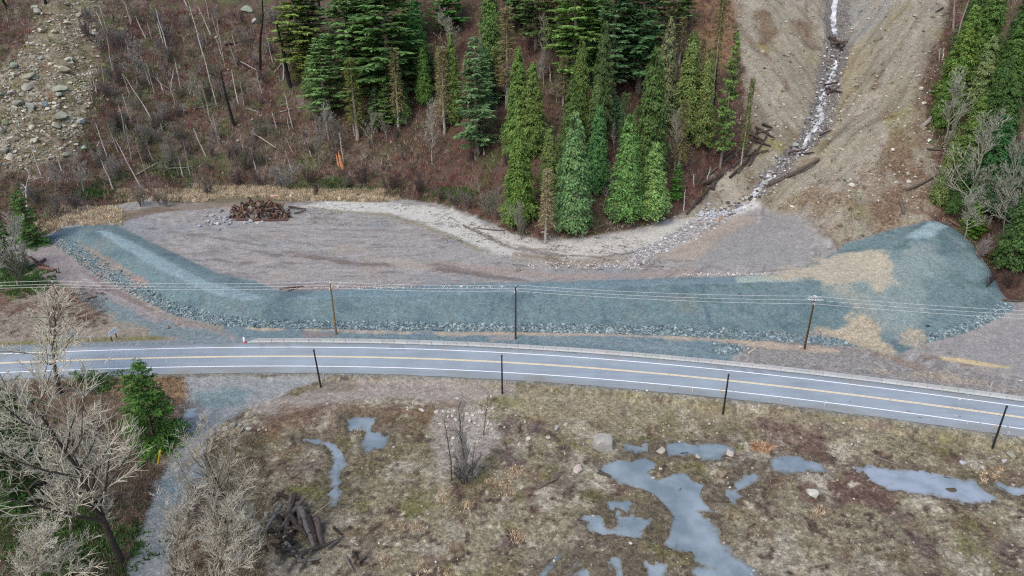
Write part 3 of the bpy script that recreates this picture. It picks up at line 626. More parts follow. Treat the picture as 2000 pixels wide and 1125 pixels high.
def acol(off, X):
    e = .55 * math.exp(-((abs(off) - 1.0) / .5) ** 2) + .55 * math.exp(-((abs(off) - 2.7) / .5) ** 2)
    c = alb(160, 174, 187) * (1 - .07 * e)
    if off > 3.9: c = c * .72
    elif off < -4.3: c = c * np.array([.95, .92, .88])
    if abs(off) > 3.7:
        q = float(sstep(.5, .8, vn(np.array([X * .21]), np.array([off * 1.1]), 79))[0]) * .5; c = c * (1 - q) + alb(150, 147, 138) * q
    c = c * (1 + .10 * float(vn(np.array([X * .05]), np.array([round(off / 3.6) * 7.0]), 77)[0] - .5))
    return c
ribbon('road', -6.1, 5.2, 0.0, M_asph, acol, 'grey two lane highway curving past the berm', nj=.25)
wc = (.8, .8, .8)
ribbon('edge_line', 3.5, 3.72, .006, M_paint, wc, 'white edge line on the berm side of the road')
ribbon('edge_line', -3.72, -3.5, .006, M_paint, wc, 'white edge line on the field side of the road')
yc = np.minimum(alb(252, 232, 188) * 1.15, .8)
ribbon('centre_line', .05, .24, .006, M_paint, yc, 'yellow centre stripe nearer the berm'); ribbon('centre_line', -.24, -.05, .006, M_paint, yc, 'yellow centre stripe nearer the field')

# ------------------------------------------------------------------ placing helpers
def ground_at(px, py):
    p = px2w(px, py); return p
def height_to(P, topy):
    k = (562.5 - topy) / FPX
    Z = P[1] * (k * CT - ST) / (CT + k * ST)
    return Z + CAM_H - P[2]
def depth(P): return P[1] * CT - (P[2] - CAM_H) * ST
def m_per_px(P): return depth(P) / FPX
def base_of(topx, topy, basey):      # a plumb tree leans away from the nadir in the picture
    return topx + (1000 - topx) * (basey - topy) / (3447 - topy)
def jit(c, a=.08):
    return np.clip(np.asarray(c) * (1 + rng.uniform(-a, a, 3) * .5 + rng.uniform(-a, a)), .003, .85)
def copy_thing(root, loc, rotz, scale, color=None, label=None, group=None):
    r = root.copy(); COL.objects.link(r); r.location = [float(c) for c in loc]; r.rotation_euler = (0, 0, rotz); r.scale = scale
    if label: r['label'] = label
    if group: r['group'] = group
    elif 'group' in r: del r['group']
    if color is not None and root.type == 'MESH': r.color = (*color, 1)
    for ch in list(root.children):
        c = ch.copy(); COL.objects.link(c); c.parent = r
        if color is not None and ch.name.split('.')[0] in ('crown', 'twigs'): c.color = (*color, 1)
    return r

# ------------------------------------------------------------------ conifers
def kites(P, D, L, Wd, up, c):
    """flat leaf sprays: P base (n,3), D direction, L length, Wd width, up plane normal-ish; two triangles each"""
    D = D / np.linalg.norm(D, axis=1, keepdims=True); s = np.cross(D, up); s /= np.linalg.norm(s, axis=1, keepdims=True) + 1e-9
    n = len(P); L = L[:, None]; Wd = Wd[:, None]
    V = np.stack([P, P + D * L * .45 + s * Wd * .5, P + D * L, P + D * L * .45 - s * Wd * .5], 1).reshape(-1, 3)
    i = np.arange(n)[:, None] * 4; F = np.concatenate([i + [0, 1, 2], i + [0, 2, 3]]); C = np.repeat(c, 4, 0)
    return V, F, C
def conifer_mesh(kind, seed):
    r = np.random.default_rng(seed); P = []; D = []; L = []; Wd = []; C = []; UP = []
    if kind == 'cedar':
        H, R, nb, nl = 25.0, 3.6, 860, 17
        hs = 1 - r.uniform(0, 1, nb) ** .62 * .97; hs = np.clip(hs, .02, .99)
        lob = r.uniform(.5, 1.2, 12); hl = r.uniform(.68, 1.12, 15)
        for h in hs:
            a = r.uniform(0, 2 * math.pi); k = a / (2 * math.pi) * 12; lo = lob[int(k) % 12] * (1 - k % 1) + lob[(int(k) + 1) % 12] * (k % 1)
            prof = min(1.0, (1 - h) ** .70 * 1.1) * min(1, .74 + h * 3)
            Lb = R * prof * r.uniform(.72, 1.06) * (.7 + .3 * lo) * np.interp(h, np.linspace(0, 1, 15), hl) + .2
            o = np.array([math.cos(a), math.sin(a), 0]); t = r.uniform(.3, 1.02, nl); z0 = h * H + .3
            droop = r.uniform(.35, .6)
            p = o[None] * (Lb * t)[:, None]; p[:, 2] += z0 + Lb * (.18 * t - droop * t * t) + r.normal(0, .22, nl)
            lat = np.array([-o[1], o[0], 0]); sg = r.choice([-1, 1], nl)
            p += lat[None] * (sg * r.uniform(0, .32, nl) * Lb * (1.1 - t))[:, None]
            d = o[None] * r.uniform(.3, .9, nl)[:, None] + lat[None] * (sg * r.uniform(.1, .9, nl))[:, None]; d[:, 2] -= r.uniform(.5, 1.3, nl)
            P.append(p); D.append(d); L.append(r.uniform(.35, .75, nl)); Wd.append(r.uniform(.14, .27, nl)); UP.append(o[None] + r.normal(0, .35, (nl, 3)))
            tone = r.uniform(.82, 1.2); c = np.tile([1.0, 1.0, 1.0], (nl, 1)) * (tone * r.uniform(.6, 1.4, nl))[:, None]
            br = r.uniform(0, 1, nl) < .12; c[br] *= [1.25, .9, .7]; C.append(c)
        trunk_r = .42
    elif kind in ('fir', 'young_fir'):
        H, R = (32.0, 5.2) if kind == 'fir' else (12.0, 3.6)
        sp = 1.05 if kind == 'fir' else .5; nw = int(H * (.84 if kind == 'fir' else .97) / sp)
        for w in range(nw):
            h = (.15 if kind == 'fir' else .02) + (1 - (.15 if kind == 'fir' else .02)) * (w + r.uniform(-.3, .3)) / nw; h = min(max(h, .01), .985); h0_ = h
            for b in range(r.integers(6, 9)):
                h = min(.985, max(.01, h0_ + r.normal(0, .45) / nw))
                if kind == 'fir' and r.uniform() < .06: continue
                a = r.uniform(0, 2 * math.pi); Lb = R * (1 - h) ** (.78 if kind == 'fir' else .62) * r.uniform(.55 if kind == 'fir' else .75, 1.1) * (1 if h > .3 or kind != 'fir' else r.uniform(.5, 1)) + .2
                nl = max(10, int(Lb * 17)) if kind == 'fir' else max(10, int(Lb * 34)); t = r.uniform(.12, 1.0, nl)
                o = np.array([math.cos(a), math.sin(a), 0]); lat = np.array([-o[1], o[0], 0]); sg = r.choice([-1, 1], nl)
                dr = r.uniform(.15, .5) * (1.1 - h) - .25 * h
                p = o[None] * (Lb * t)[:, None]; p[:, 2] += h * H + Lb * (-dr * t + .16 * t * t) + r.normal(0, .08, nl)
                p += lat[None] * (sg * r.uniform(.0, .22, nl) * Lb * (1.15 - t))[:, None]
                d = o[None] * r.uniform(.4, 1, nl)[:, None] + lat[None] * (sg * r.uniform(.3, 1.1, nl))[:, None]; d[:, 2] += r.uniform(-.75, .1, nl)
                k = 1 if kind == 'fir' else .42
                P.append(p); D.append(d); L.append(r.uniform(.5, 1.15, nl) * k); Wd.append(r.uniform(.24, .48, nl) * k); UP.append(np.tile([0, 0, .8], (nl, 1)) + o[None] * .6 + r.normal(0, .35, (nl, 3)))
                tone = r.uniform(.6, 1.3); C.append(np.ones((nl, 3)) * (tone * r.uniform(.8, 1.25, nl))[:, None])
        trunk_r = .5 if kind == 'fir' else .16
    else:      # thin half-dead spire
        H, R = 26.0, 1.9
        for b in range(420):
            h = r.uniform(.22, .98); a = r.uniform(0, 2 * math.pi); Lb = R * (1 - h * .75) * r.uniform(.4, 1.1); nl = 4
            o = np.array([math.cos(a), math.sin(a), 0]); t = r.uniform(.2, 1, nl); p = o[None] * (Lb * t)[:, None]; p[:, 2] += h * H - Lb * .35 * t
            d = o[None] + r.normal(0, .6, (nl, 3)); d[:, 2] -= .4
            P.append(p); D.append(d); L.append(r.uniform(.5, 1.0, nl)); Wd.append(r.uniform(.1, .24, nl)); UP.append(r.normal(0, 1, (nl, 3))); C.append(np.ones((nl, 3)) * r.uniform(.6, 1.3, (nl, 1)))
        trunk_r = .3
    V, F, Cc = kites(np.concatenate(P), np.concatenate(D), np.concatenate(L), np.concatenate(Wd), np.concatenate(UP), np.concatenate(C))
    crown = mesh_np('crown', V, F, Cc, False, M_leaf)
    tb = MB(); zs = np.linspace(-.6, H * .96, 12); wob = r.normal(0, .06, (12, 2)); wob[0] = 0
    tb.tube([(wob[i, 0], wob[i, 1], z) for i, z in enumerate(zs)], trunk_r * (1 - np.linspace(0, .93, 12)), 7)
    if kind in ('fir', 'spire'):          # dead branch stubs on the lower trunk
        for k in range(26):
            z = r.uniform(.05, .45) * H; a = r.uniform(0, 6.28); l = r.uniform(.5, 1.7)
            tb.tube([(0, 0, z), (math.cos(a) * l, math.sin(a) * l, z - .2 * l)], [.05, .02], 3, (.9, .9, .9), False)
    trunk = tb.mesh('trunk', M_bark, True)
    return dict(crown=crown, trunk=trunk, H=H, R=R)
CON = {k: [conifer_mesh(k, 100 * i + j) for j in range(n)] for i, (k, n) in enumerate((('cedar', 4), ('fir', 3), ('spire', 3), ('young_fir', 2)))}
KN = {'cedar': 'cedar_tree', 'fir': 'fir_tree', 'spire': 'dying_conifer', 'young_fir': 'young_fir'}
BARK = {'cedar': alb(120, 100, 88), 'fir': alb(150, 140, 130), 'spire': alb(178, 172, 164), 'young_fir': alb(90, 74, 60)}
PROTO = {}
_tc = [0]
def conifer(kind, topx, topy, basey, wpx, col, label, group=None, bark=None, bx=None):
    x = base_of(topx, topy, basey) if bx is None else bx
    P = px2w(x, basey); h = height_to(P, topy); _tc[0] += 1
    j = _tc[0] % len(CON[kind]); m = CON[kind][j]
    sxy = wpx * m_per_px(P) / 2 / m['R'] * {'fir': 1.25}.get(kind, 1.0); sz = h / m['H']; col = np.asarray(col, float) * ([.86, 1.0, 1.02] if kind == 'cedar' else [1.04, 1.02, .86]); col = alb(*(col * .86 + col.mean() * .14 + 2)) * {'cedar': 1.8, 'fir': 2.5, 'young_fir': 1.7, 'spire': 1.5}[kind]
    if (kind, j) not in PROTO:
        r = empty(KN[kind], P); r.scale = (sxy, sxy, sz); r.rotation_euler = (0, 0, rng.uniform(0, 6.28))
        link('trunk', m['trunk'], None, r, BARK[kind] if bark is None else bark); link('crown', m['crown'], None, r, col)
        tag(r, label, 'tree', group); PROTO[(kind, j)] = r
    else:
        r = copy_thing(PROTO[(kind, j)], P, rng.uniform(0, 6.28), (sxy, sxy, sz), col, label, group)
        for ch in r.children:
            if ch.name.startswith('trunk'): ch.color = (*(BARK[kind] if bark is None else bark), 1)
    return r
YG = (112, 128, 62); CG = (98, 124, 66); BGn = (88, 124, 92); DG = (62, 92, 66); FG = (78, 110, 74); BR = (128, 118, 84); GY = (150, 146, 126); BRT = (84, 128, 62)
trees = [
 # firs and cedars at the upper left of the forest
 ('fir', 562, -70, 150, 105, (104, 126, 76), 'yellowish green fir beside the thick burnt trunk'),
 ('fir', 660, -90, 190, 120, (84, 118, 80), 'mid green fir second from the thick burnt trunk'),
 ('fir', 742, -70, 205, 175, (78, 112, 72), 'broad shaggy dark green fir with a wide skirt of branches'),
 ('fir', 620, 72, 235, 88, (92, 124, 86), 'short fir standing before the row below the burnt trunk'),
 ('cedar', 808, -5, 140, 66, (80, 122, 60), 'vivid green cedar standing alone beside the broad fir'),
 ('spire', 683, 112, 268, 52, (120, 130, 82), 'slim olive conifer with a bare white lower trunk'),
 ('spire', 768, 88, 252, 36, (140, 138, 112), 'thin grey spire right before the broad fir'),
 ('cedar', 824, 82, 205, 40, (106, 132, 62), 'narrow lime green cedar below the vivid green one'),
 ('cedar', 880, 62, 238, 50, (120, 130, 64), 'narrow olive cedar on a visible trunk beside the grey spire'),
 ('spire', 861, 84, 262, 40, (150, 146, 124), 'gaunt grey spire with a long white trunk beside the narrow olive cedar'),
 ('fir', 926, 68, 305, 92, (84, 114, 88), 'blue green fir with drooping boughs on a long bare trunk'),
 ('fir', 948, 90, 215, 66, (82, 116, 84), 'blue green fir half hidden behind the drooping one'),
 ('cedar', 956, -60, 120, 66, (110, 128, 66), 'olive cedar touching the upper border above the blue green fir'),
 ('spire', 990, 8, 205, 54, (142, 136, 112), 'brownish grey dying conifer between two olive cedars'),
 # the central stand
 ('cedar', 1012, 92, 300, 70, (116, 134, 64), 'olive cedar at the rear left flank of the central stand'),
 ('cedar', 1040, 122, 300, 76, (118, 128, 62), 'plump olive cedar with reddish brush on both sides'),
 ('cedar', 1016, 248, 432, 84, (112, 130, 58), 'wide yellow green cedar at the left front corner of the stand'),
 ('cedar', 1075, 244, 372, 54, (124, 130, 72), 'small sparse yellowish cedar between the front giants'),
 ('fir', 1128, -80, 170, 112, (92, 124, 72), 'tall mid green fir at the rear middle of the stand'),
 ('fir', 1208, -80, 185, 104, (76, 108, 82), 'dark layered fir at the rear right of the stand'),
 ('fir', 1266, -90, 182, 112, (62, 98, 70), 'darkest green fir whose crown fills the top border'),
 ('cedar', 1138, 76, 270, 60, (108, 118, 58), 'yellow tipped cedar before the tall mid green fir'),
 ('cedar', 1183, 42, 262, 62, (94, 104, 60), 'olive cedar reaching highest of the middle row'),
 ('cedar', 1120, 148, 330, 62, (98, 112, 56), 'slim yellow green cedar in the middle row behind the bluish one'),
 ('cedar', 1168, 146, 310, 56, (110, 122, 68), 'brown tipped cedar in the middle row'),
 ('cedar', 1125, 216, 445, 92, (120, 142, 88), 'large bluish green cedar in front of the stand'),
 ('cedar', 1172, 206, 372, 62, (92, 130, 72), 'fresh green cedar behind the bluish giant'),
 ('spire', 1224, 178, 300, 34, (98, 126, 92), 'small bluish spire peeking above a front cedar'),
 ('cedar', 1232, 222, 428, 84, (116, 144, 76), 'bright green cedar second from the right in the front row'),
 ('cedar', 1284, 90, 345, 92, (94, 110, 56), 'tallest yellow green cedar at the right of the stand'),
 ('cedar', 1282, 278, 420, 82, (138, 158, 88), 'pale yellow green cedar at the right front corner of the stand'),
 ('cedar', 1312, 36, 240, 62, (134, 126, 88), 'brown topped cedar behind the tallest yellow green one'),
 ('cedar', 1358, 58, 262, 76, (126, 132, 70), 'thin olive cedar before the bare brown slope'),
 ('cedar', 1388, 96, 278, 60, (132, 134, 74), 'feathery yellowish cedar nearest the washed out gully'),
 ('young_fir', 1327, 318, 390, 36, (76, 132, 58), 'small vivid green fir at the foot of the pale front cedar'),
 ('spire', 1069, 328, 474, 40, (158, 152, 134), 'grey leafless conifer standing at the very front of the stand'),
 ('fir', 1442, 52, 326, 46, (84, 112, 66), 'leaning sparse fir with a dark green top at the edge of the gully'),
 ('spire', 1472, 148, 328, 22, (110, 124, 84), 'bare pale trunk closest to the stream with a few green tufts'),
 ('spire', 1418, -40, 205, 26, (120, 120, 84), 'tall bare grey trunk above the log jam'),
 ('spire', 1340, 190, 345, 40, (134, 136, 98), 'thin mossy spire among the bare trees by the log jam'),
 # right-hand forest
 ('cedar', 1908, 8, 205, 80, (116, 132, 58), 'olive green cedar at the near edge of the forest beyond the mound'),
 ('cedar', 1946, 66, 225, 66, (134, 138, 86), 'dull khaki cedar behind the bare alders'),
 ('cedar', 1880, 110, 245, 60, (112, 132, 58), 'bushy yellow green cedar leaning over the open slope'),
 ('cedar', 1962, -50, 160, 80, (100, 122, 56), 'dark olive cedar at the upper corner of the forest'),
 ('cedar', 2000, 40, 240, 80, (92, 116, 52), 'half visible cedar at the border above the alders'),
 ('cedar', 1925, 180, 330, 70, (110, 126, 60), 'mossy green cedar directly behind the bare alders'),
 ('cedar', 1968, 225, 405, 95, (66, 104, 56), 'dark green cedar with bare alder stems across it'),
 ('cedar', 2016, 260, 425, 90, (64, 100, 60), 'deep green cedar cut by the border beside the alders'),
 ('cedar', 1872, 250, 400, 40, (130, 134, 78), 'straggly moss coloured young cedar on the edge of the slope'),
 ('young_fir', 1912, 396, 462, 60, (92, 140, 56), 'small bright green fir just behind the gravel mound'),
 ('young_fir', 2004, 448, 480, 44, (78, 112, 60), 'little green fir at the border behind the mound'),
 # left edge
 ('young_fir', 30, 372, 478, 74, (84, 124, 74), 'green fir by the nose of the berm at the left border'),
 ('young_fir', -8, 430, 530, 70, (72, 108, 64), 'dark fir cut by the border below the berm nose'),
 # near forest
 ('young_fir', 262, 704, 868, 124, (78, 122, 62), 'lone bushy green fir beside the highway and the gravel track'),
 ('young_fir', -6, 742, 900, 90, (70, 104, 58), 'dark green fir at the left border below the highway'),
 ('young_fir', -30, 800, 980, 120, (62, 94, 54), 'dark fir mostly outside the left border'),
]
for t in trees: conifer(*t)
for i, (x, y, b, w) in enumerate([(590, -60, 110, 90), (700, -110, 120, 100), (780, -120, 90, 90), (870, -110, 70, 80), (1050, -100, 90, 90), (1095, -110, 100, 90), (1170, -120, 110, 90), (1240, -110, 100, 90), (1310, -120, 110, 80), (1000, -120, 60, 70), (1225, -40, 150, 80), (1160, -40, 160, 80), (690, -20, 165, 90), (1350, -110, 60, 60)]):
    conifer('fir', x, y, b, w, (66 + 8 * (i % 3), 96 + 8 * (i % 4), 64), 'dark green fir in the crowded rows along the upper border', 'firs crowded along the upper border of the forest')
for i in range(22):
    x = rng.uniform(570, 1400); b_ = rng.uniform(120, 265) if x > 700 else rng.uniform(110, 200); hh_ = rng.uniform(70, 140)
    if i % 2: conifer('spire', x, b_ - hh_, b_, rng.uniform(24, 40), [(138, 136, 110), (112, 122, 84), (150, 144, 126)][i % 3], 'thin half dead conifer filling a gap of the forest', 'thin half dead conifers filling the forest gaps')
    else: conifer('fir' if i % 4 else 'cedar', x, b_ - hh_ * .8, b_, rng.uniform(34, 52), [(88, 116, 70), (104, 122, 66), (78, 108, 78)][i % 3], 'smaller green conifer filling a gap of the forest', 'smaller conifers filling the forest gaps')
for i, (x, y, b, w) in enumerate([(1975, 110, 300, 70), (1990, 150, 330, 80), (1930, -60, 110, 70), (2030, -40, 200, 90), (1895, 290, 420, 40), (2040, 330, 520, 90)]):
    conifer('cedar', x, y, b, w, (84, 106, 54), 'dim green cedar filling the forest behind the alders', 'dim cedars filling the forest beyond the mound')

# ------------------------------------------------------------------ bare broadleaved trees
def bare_mesh(style, seed):
    r = np.random.default_rng(seed); seg = []; tw = []
    def unit(v): return v / (np.linalg.norm(v) + 1e-9)
    S_ = dict(alder=dict(H=14, r=.16, k=(20, 8, 6), ang=(.5, .6, .6), ln=(.38, .48, .6), up=.16, t0=.25), cottonwood=dict(H=20, r=.30, k=(19, 11, 8), ang=(.75, .7, .65), ln=(.50, .48, .55), up=.07, t0=.28),
              broom=dict(H=9, r=.09, k=(15, 7, 5), ang=(.4, .45, .5), ln=(.5, .5, .5), up=.15, t0=.12), snaggy=dict(H=12, r=.16, k=(9, 5, 3), ang=(.8, .9, .8), ln=(.22, .5, .5), up=.05, t0=.4))[style]
    def branch(p, d, L, rad, lev):
        n = 6 if lev == 0 else (3 if lev < 3 else 2); pts = [p]; rr = [rad]
        for i in range(n):
            d = unit(d + r.normal(0, .09 if lev == 0 else .16, 3) + np.array([0, 0, S_['up'] if lev else .05])); pts.append(pts[-1] + d * L / n); rr.append(rad * (1 - (.85 if lev < 2 else .6) * (i + 1) / n))
        for i in range(n): (seg if lev < 2 else tw).append((pts[i], pts[i + 1], rr[i], rr[i + 1], lev))
        if lev < 3:
            k = S_['k'][lev]; k = k if lev else k
            for j in range(k):
                t = S_['t0'] + (1 - S_['t0']) * (j + r.uniform(0, 1)) / k if lev == 0 else r.uniform(.15, 1)
                x = min(t, .999) * n; i = int(x); q = pts[i] + (pts[i + 1] - pts[i]) * (x - i); a = r.uniform(0, 2 * math.pi)
                ax = unit(pts[i + 1] - pts[i]); s1 = unit(np.cross(ax, [.3, .9, .2])); s2 = np.cross(ax, s1); an = S_['ang'][lev] * r.uniform(.6, 1.35)
                dd = ax * math.cos(an) + (s1 * math.cos(a) + s2 * math.sin(a)) * math.sin(an)
                branch(q, dd, L * S_['ln'][lev] * r.uniform(.55, 1.2) * (1.15 - .6 * t), max(.042 if lev == 0 else .024, rr[min(i, len(rr) - 1)] * .6), lev + 1)
    nst = {'alder': 1, 'cottonwood': 1, 'broom': 5, 'snaggy': 1}[style]
    for s in range(nst):
        a = r.uniform(0, 6.28); tilt = (0 if nst == 1 else r.uniform(.15, .4)); d = np.array([math.sin(tilt) * math.cos(a), math.sin(tilt) * math.sin(a), math.cos(tilt)])
        branch(np.array([0, 0, -.3]) + (d * [1, 1, 0] * .6 if nst > 1 else 0), d, S_['H'] * r.uniform(.8, 1), S_['r'], 0)
    def tubes(sg, sides, name, c0, c1):
        p0 = np.array([q[0] for q in sg]); p1 = np.array([q[1] for q in sg]); r0 = np.array([q[2] for q in sg]); r1 = np.array([q[3] for q in sg])
        d = p1 - p0; d /= np.linalg.norm(d, axis=1, keepdims=True) + 1e-9; h = np.where(np.abs(d[:, 2:3]) < .9, [[0, 0, 1.0]], [[1.0, 0, 0]]); a = np.cross(d, h); a /= np.linalg.norm(a, axis=1, keepdims=True); b = np.cross(d, a)
        V = []; n = len(sg)
        for P, R in ((p0, r0), (p1, r1)):
            for k in range(sides):
                t = 2 * math.pi * k / sides; V.append(P + R[:, None] * (math.cos(t) * a + math.sin(t) * b))
        V = np.stack(V, 1).reshape(-1, 3); i = np.arange(n)[:, None] * 2 * sides
        F = np.concatenate([i + [k, (k + 1) % sides, sides + (k + 1) % sides, sides + k] for k in range(sides)])
        lv = np.array([q[4] for q in sg]); tone = r.uniform(.8, 1.2, n) * np.where(lv == 0, c0, c1) * np.where(lv >= 3, 1.12, 1.0); C = np.repeat(tone[:, None] * np.ones(3), 2 * sides, 0)
        return mesh_np(name, V, F, C, True, M_bark if name == 'trunk' else M_dry)
    allp = np.array([q[1] for q in seg + tw]); H = allp[:, 2].max(); R = np.percentile(np.hypot(allp[:, 0], allp[:, 1]), 97)
    return dict(trunk=tubes(seg, 5, 'trunk', .75, 1.0), twigs=tubes(tw, 3, 'twigs', 1, 1.05), H=H, R=R)
BARE = {k: [bare_mesh(k, 500 + 10 * i + j) for j in range(n)] for i, (k, n) in enumerate((('alder', 3), ('cottonwood', 3), ('broom', 3), ('snaggy', 3)))}
BNAME = {'alder': 'bare_tree', 'cottonwood': 'bare_tree', 'broom': 'bare_shrub', 'snaggy': 'dead_tree'}
def bare(style, topx, topy, basey, wpx, col, label, group=None, bx=None, trunk=None):
    x = base_of(topx, topy, basey) if bx is None else bx
    P = px2w(x, basey); h = max(.8, height_to(P, topy)); _tc[0] += 1
    j = _tc[0] % len(BARE[style]); m = BARE[style][j]; sxy = wpx * m_per_px(P) / 2 / m['R']; sz = h / m['H']; col = np.asarray(col, float); c = alb(*(col * .5 + col.mean() * .5 + (4 if style == 'broom' else 20))); tcol = c * .85 if trunk is None else alb(*trunk)
    top = None
    if (style, j) not in PROTO:
        r = empty(BNAME[style], P); r.scale = (sxy, sxy, sz); r.rotation_euler = (0, 0, rng.uniform(0, 6.28)); link('trunk', m['trunk'], None, r, tcol); link('twigs', m['twigs'], None, r, c)
        tag(r, label, 'shrub' if style == 'broom' else 'tree', group); PROTO[(style, j)] = r
    else:
        r = copy_thing(PROTO[(style, j)], P, rng.uniform(0, 6.28), (sxy, sxy, sz), c, label, group)
        for ch in r.children:
            if ch.name.startswith('trunk'): ch.color = (*tcol, 1)
    if bx is not None:                        # a leaning trunk: its top stands over the given pixel
        d = ray(topx, topy); k = (P[1]) / d[1]; T = np.array([d[0] * k, P[1], CAM_H + d[2] * k]); lean = math.atan2(T[0] - P[0], T[2] - P[2])
        R_ = Matrix.Rotation(lean, 4, 'Y') @ Matrix.Rotation(r.rotation_euler[2], 4, 'Z'); r.rotation_euler = R_.to_euler()
        r.scale = (sxy, sxy, math.hypot(T[0] - P[0], T[2] - P[2]) / m['H'])
    return r
GT = (150, 150, 124); PT = (188, 180, 150); WT = (196, 192, 186)
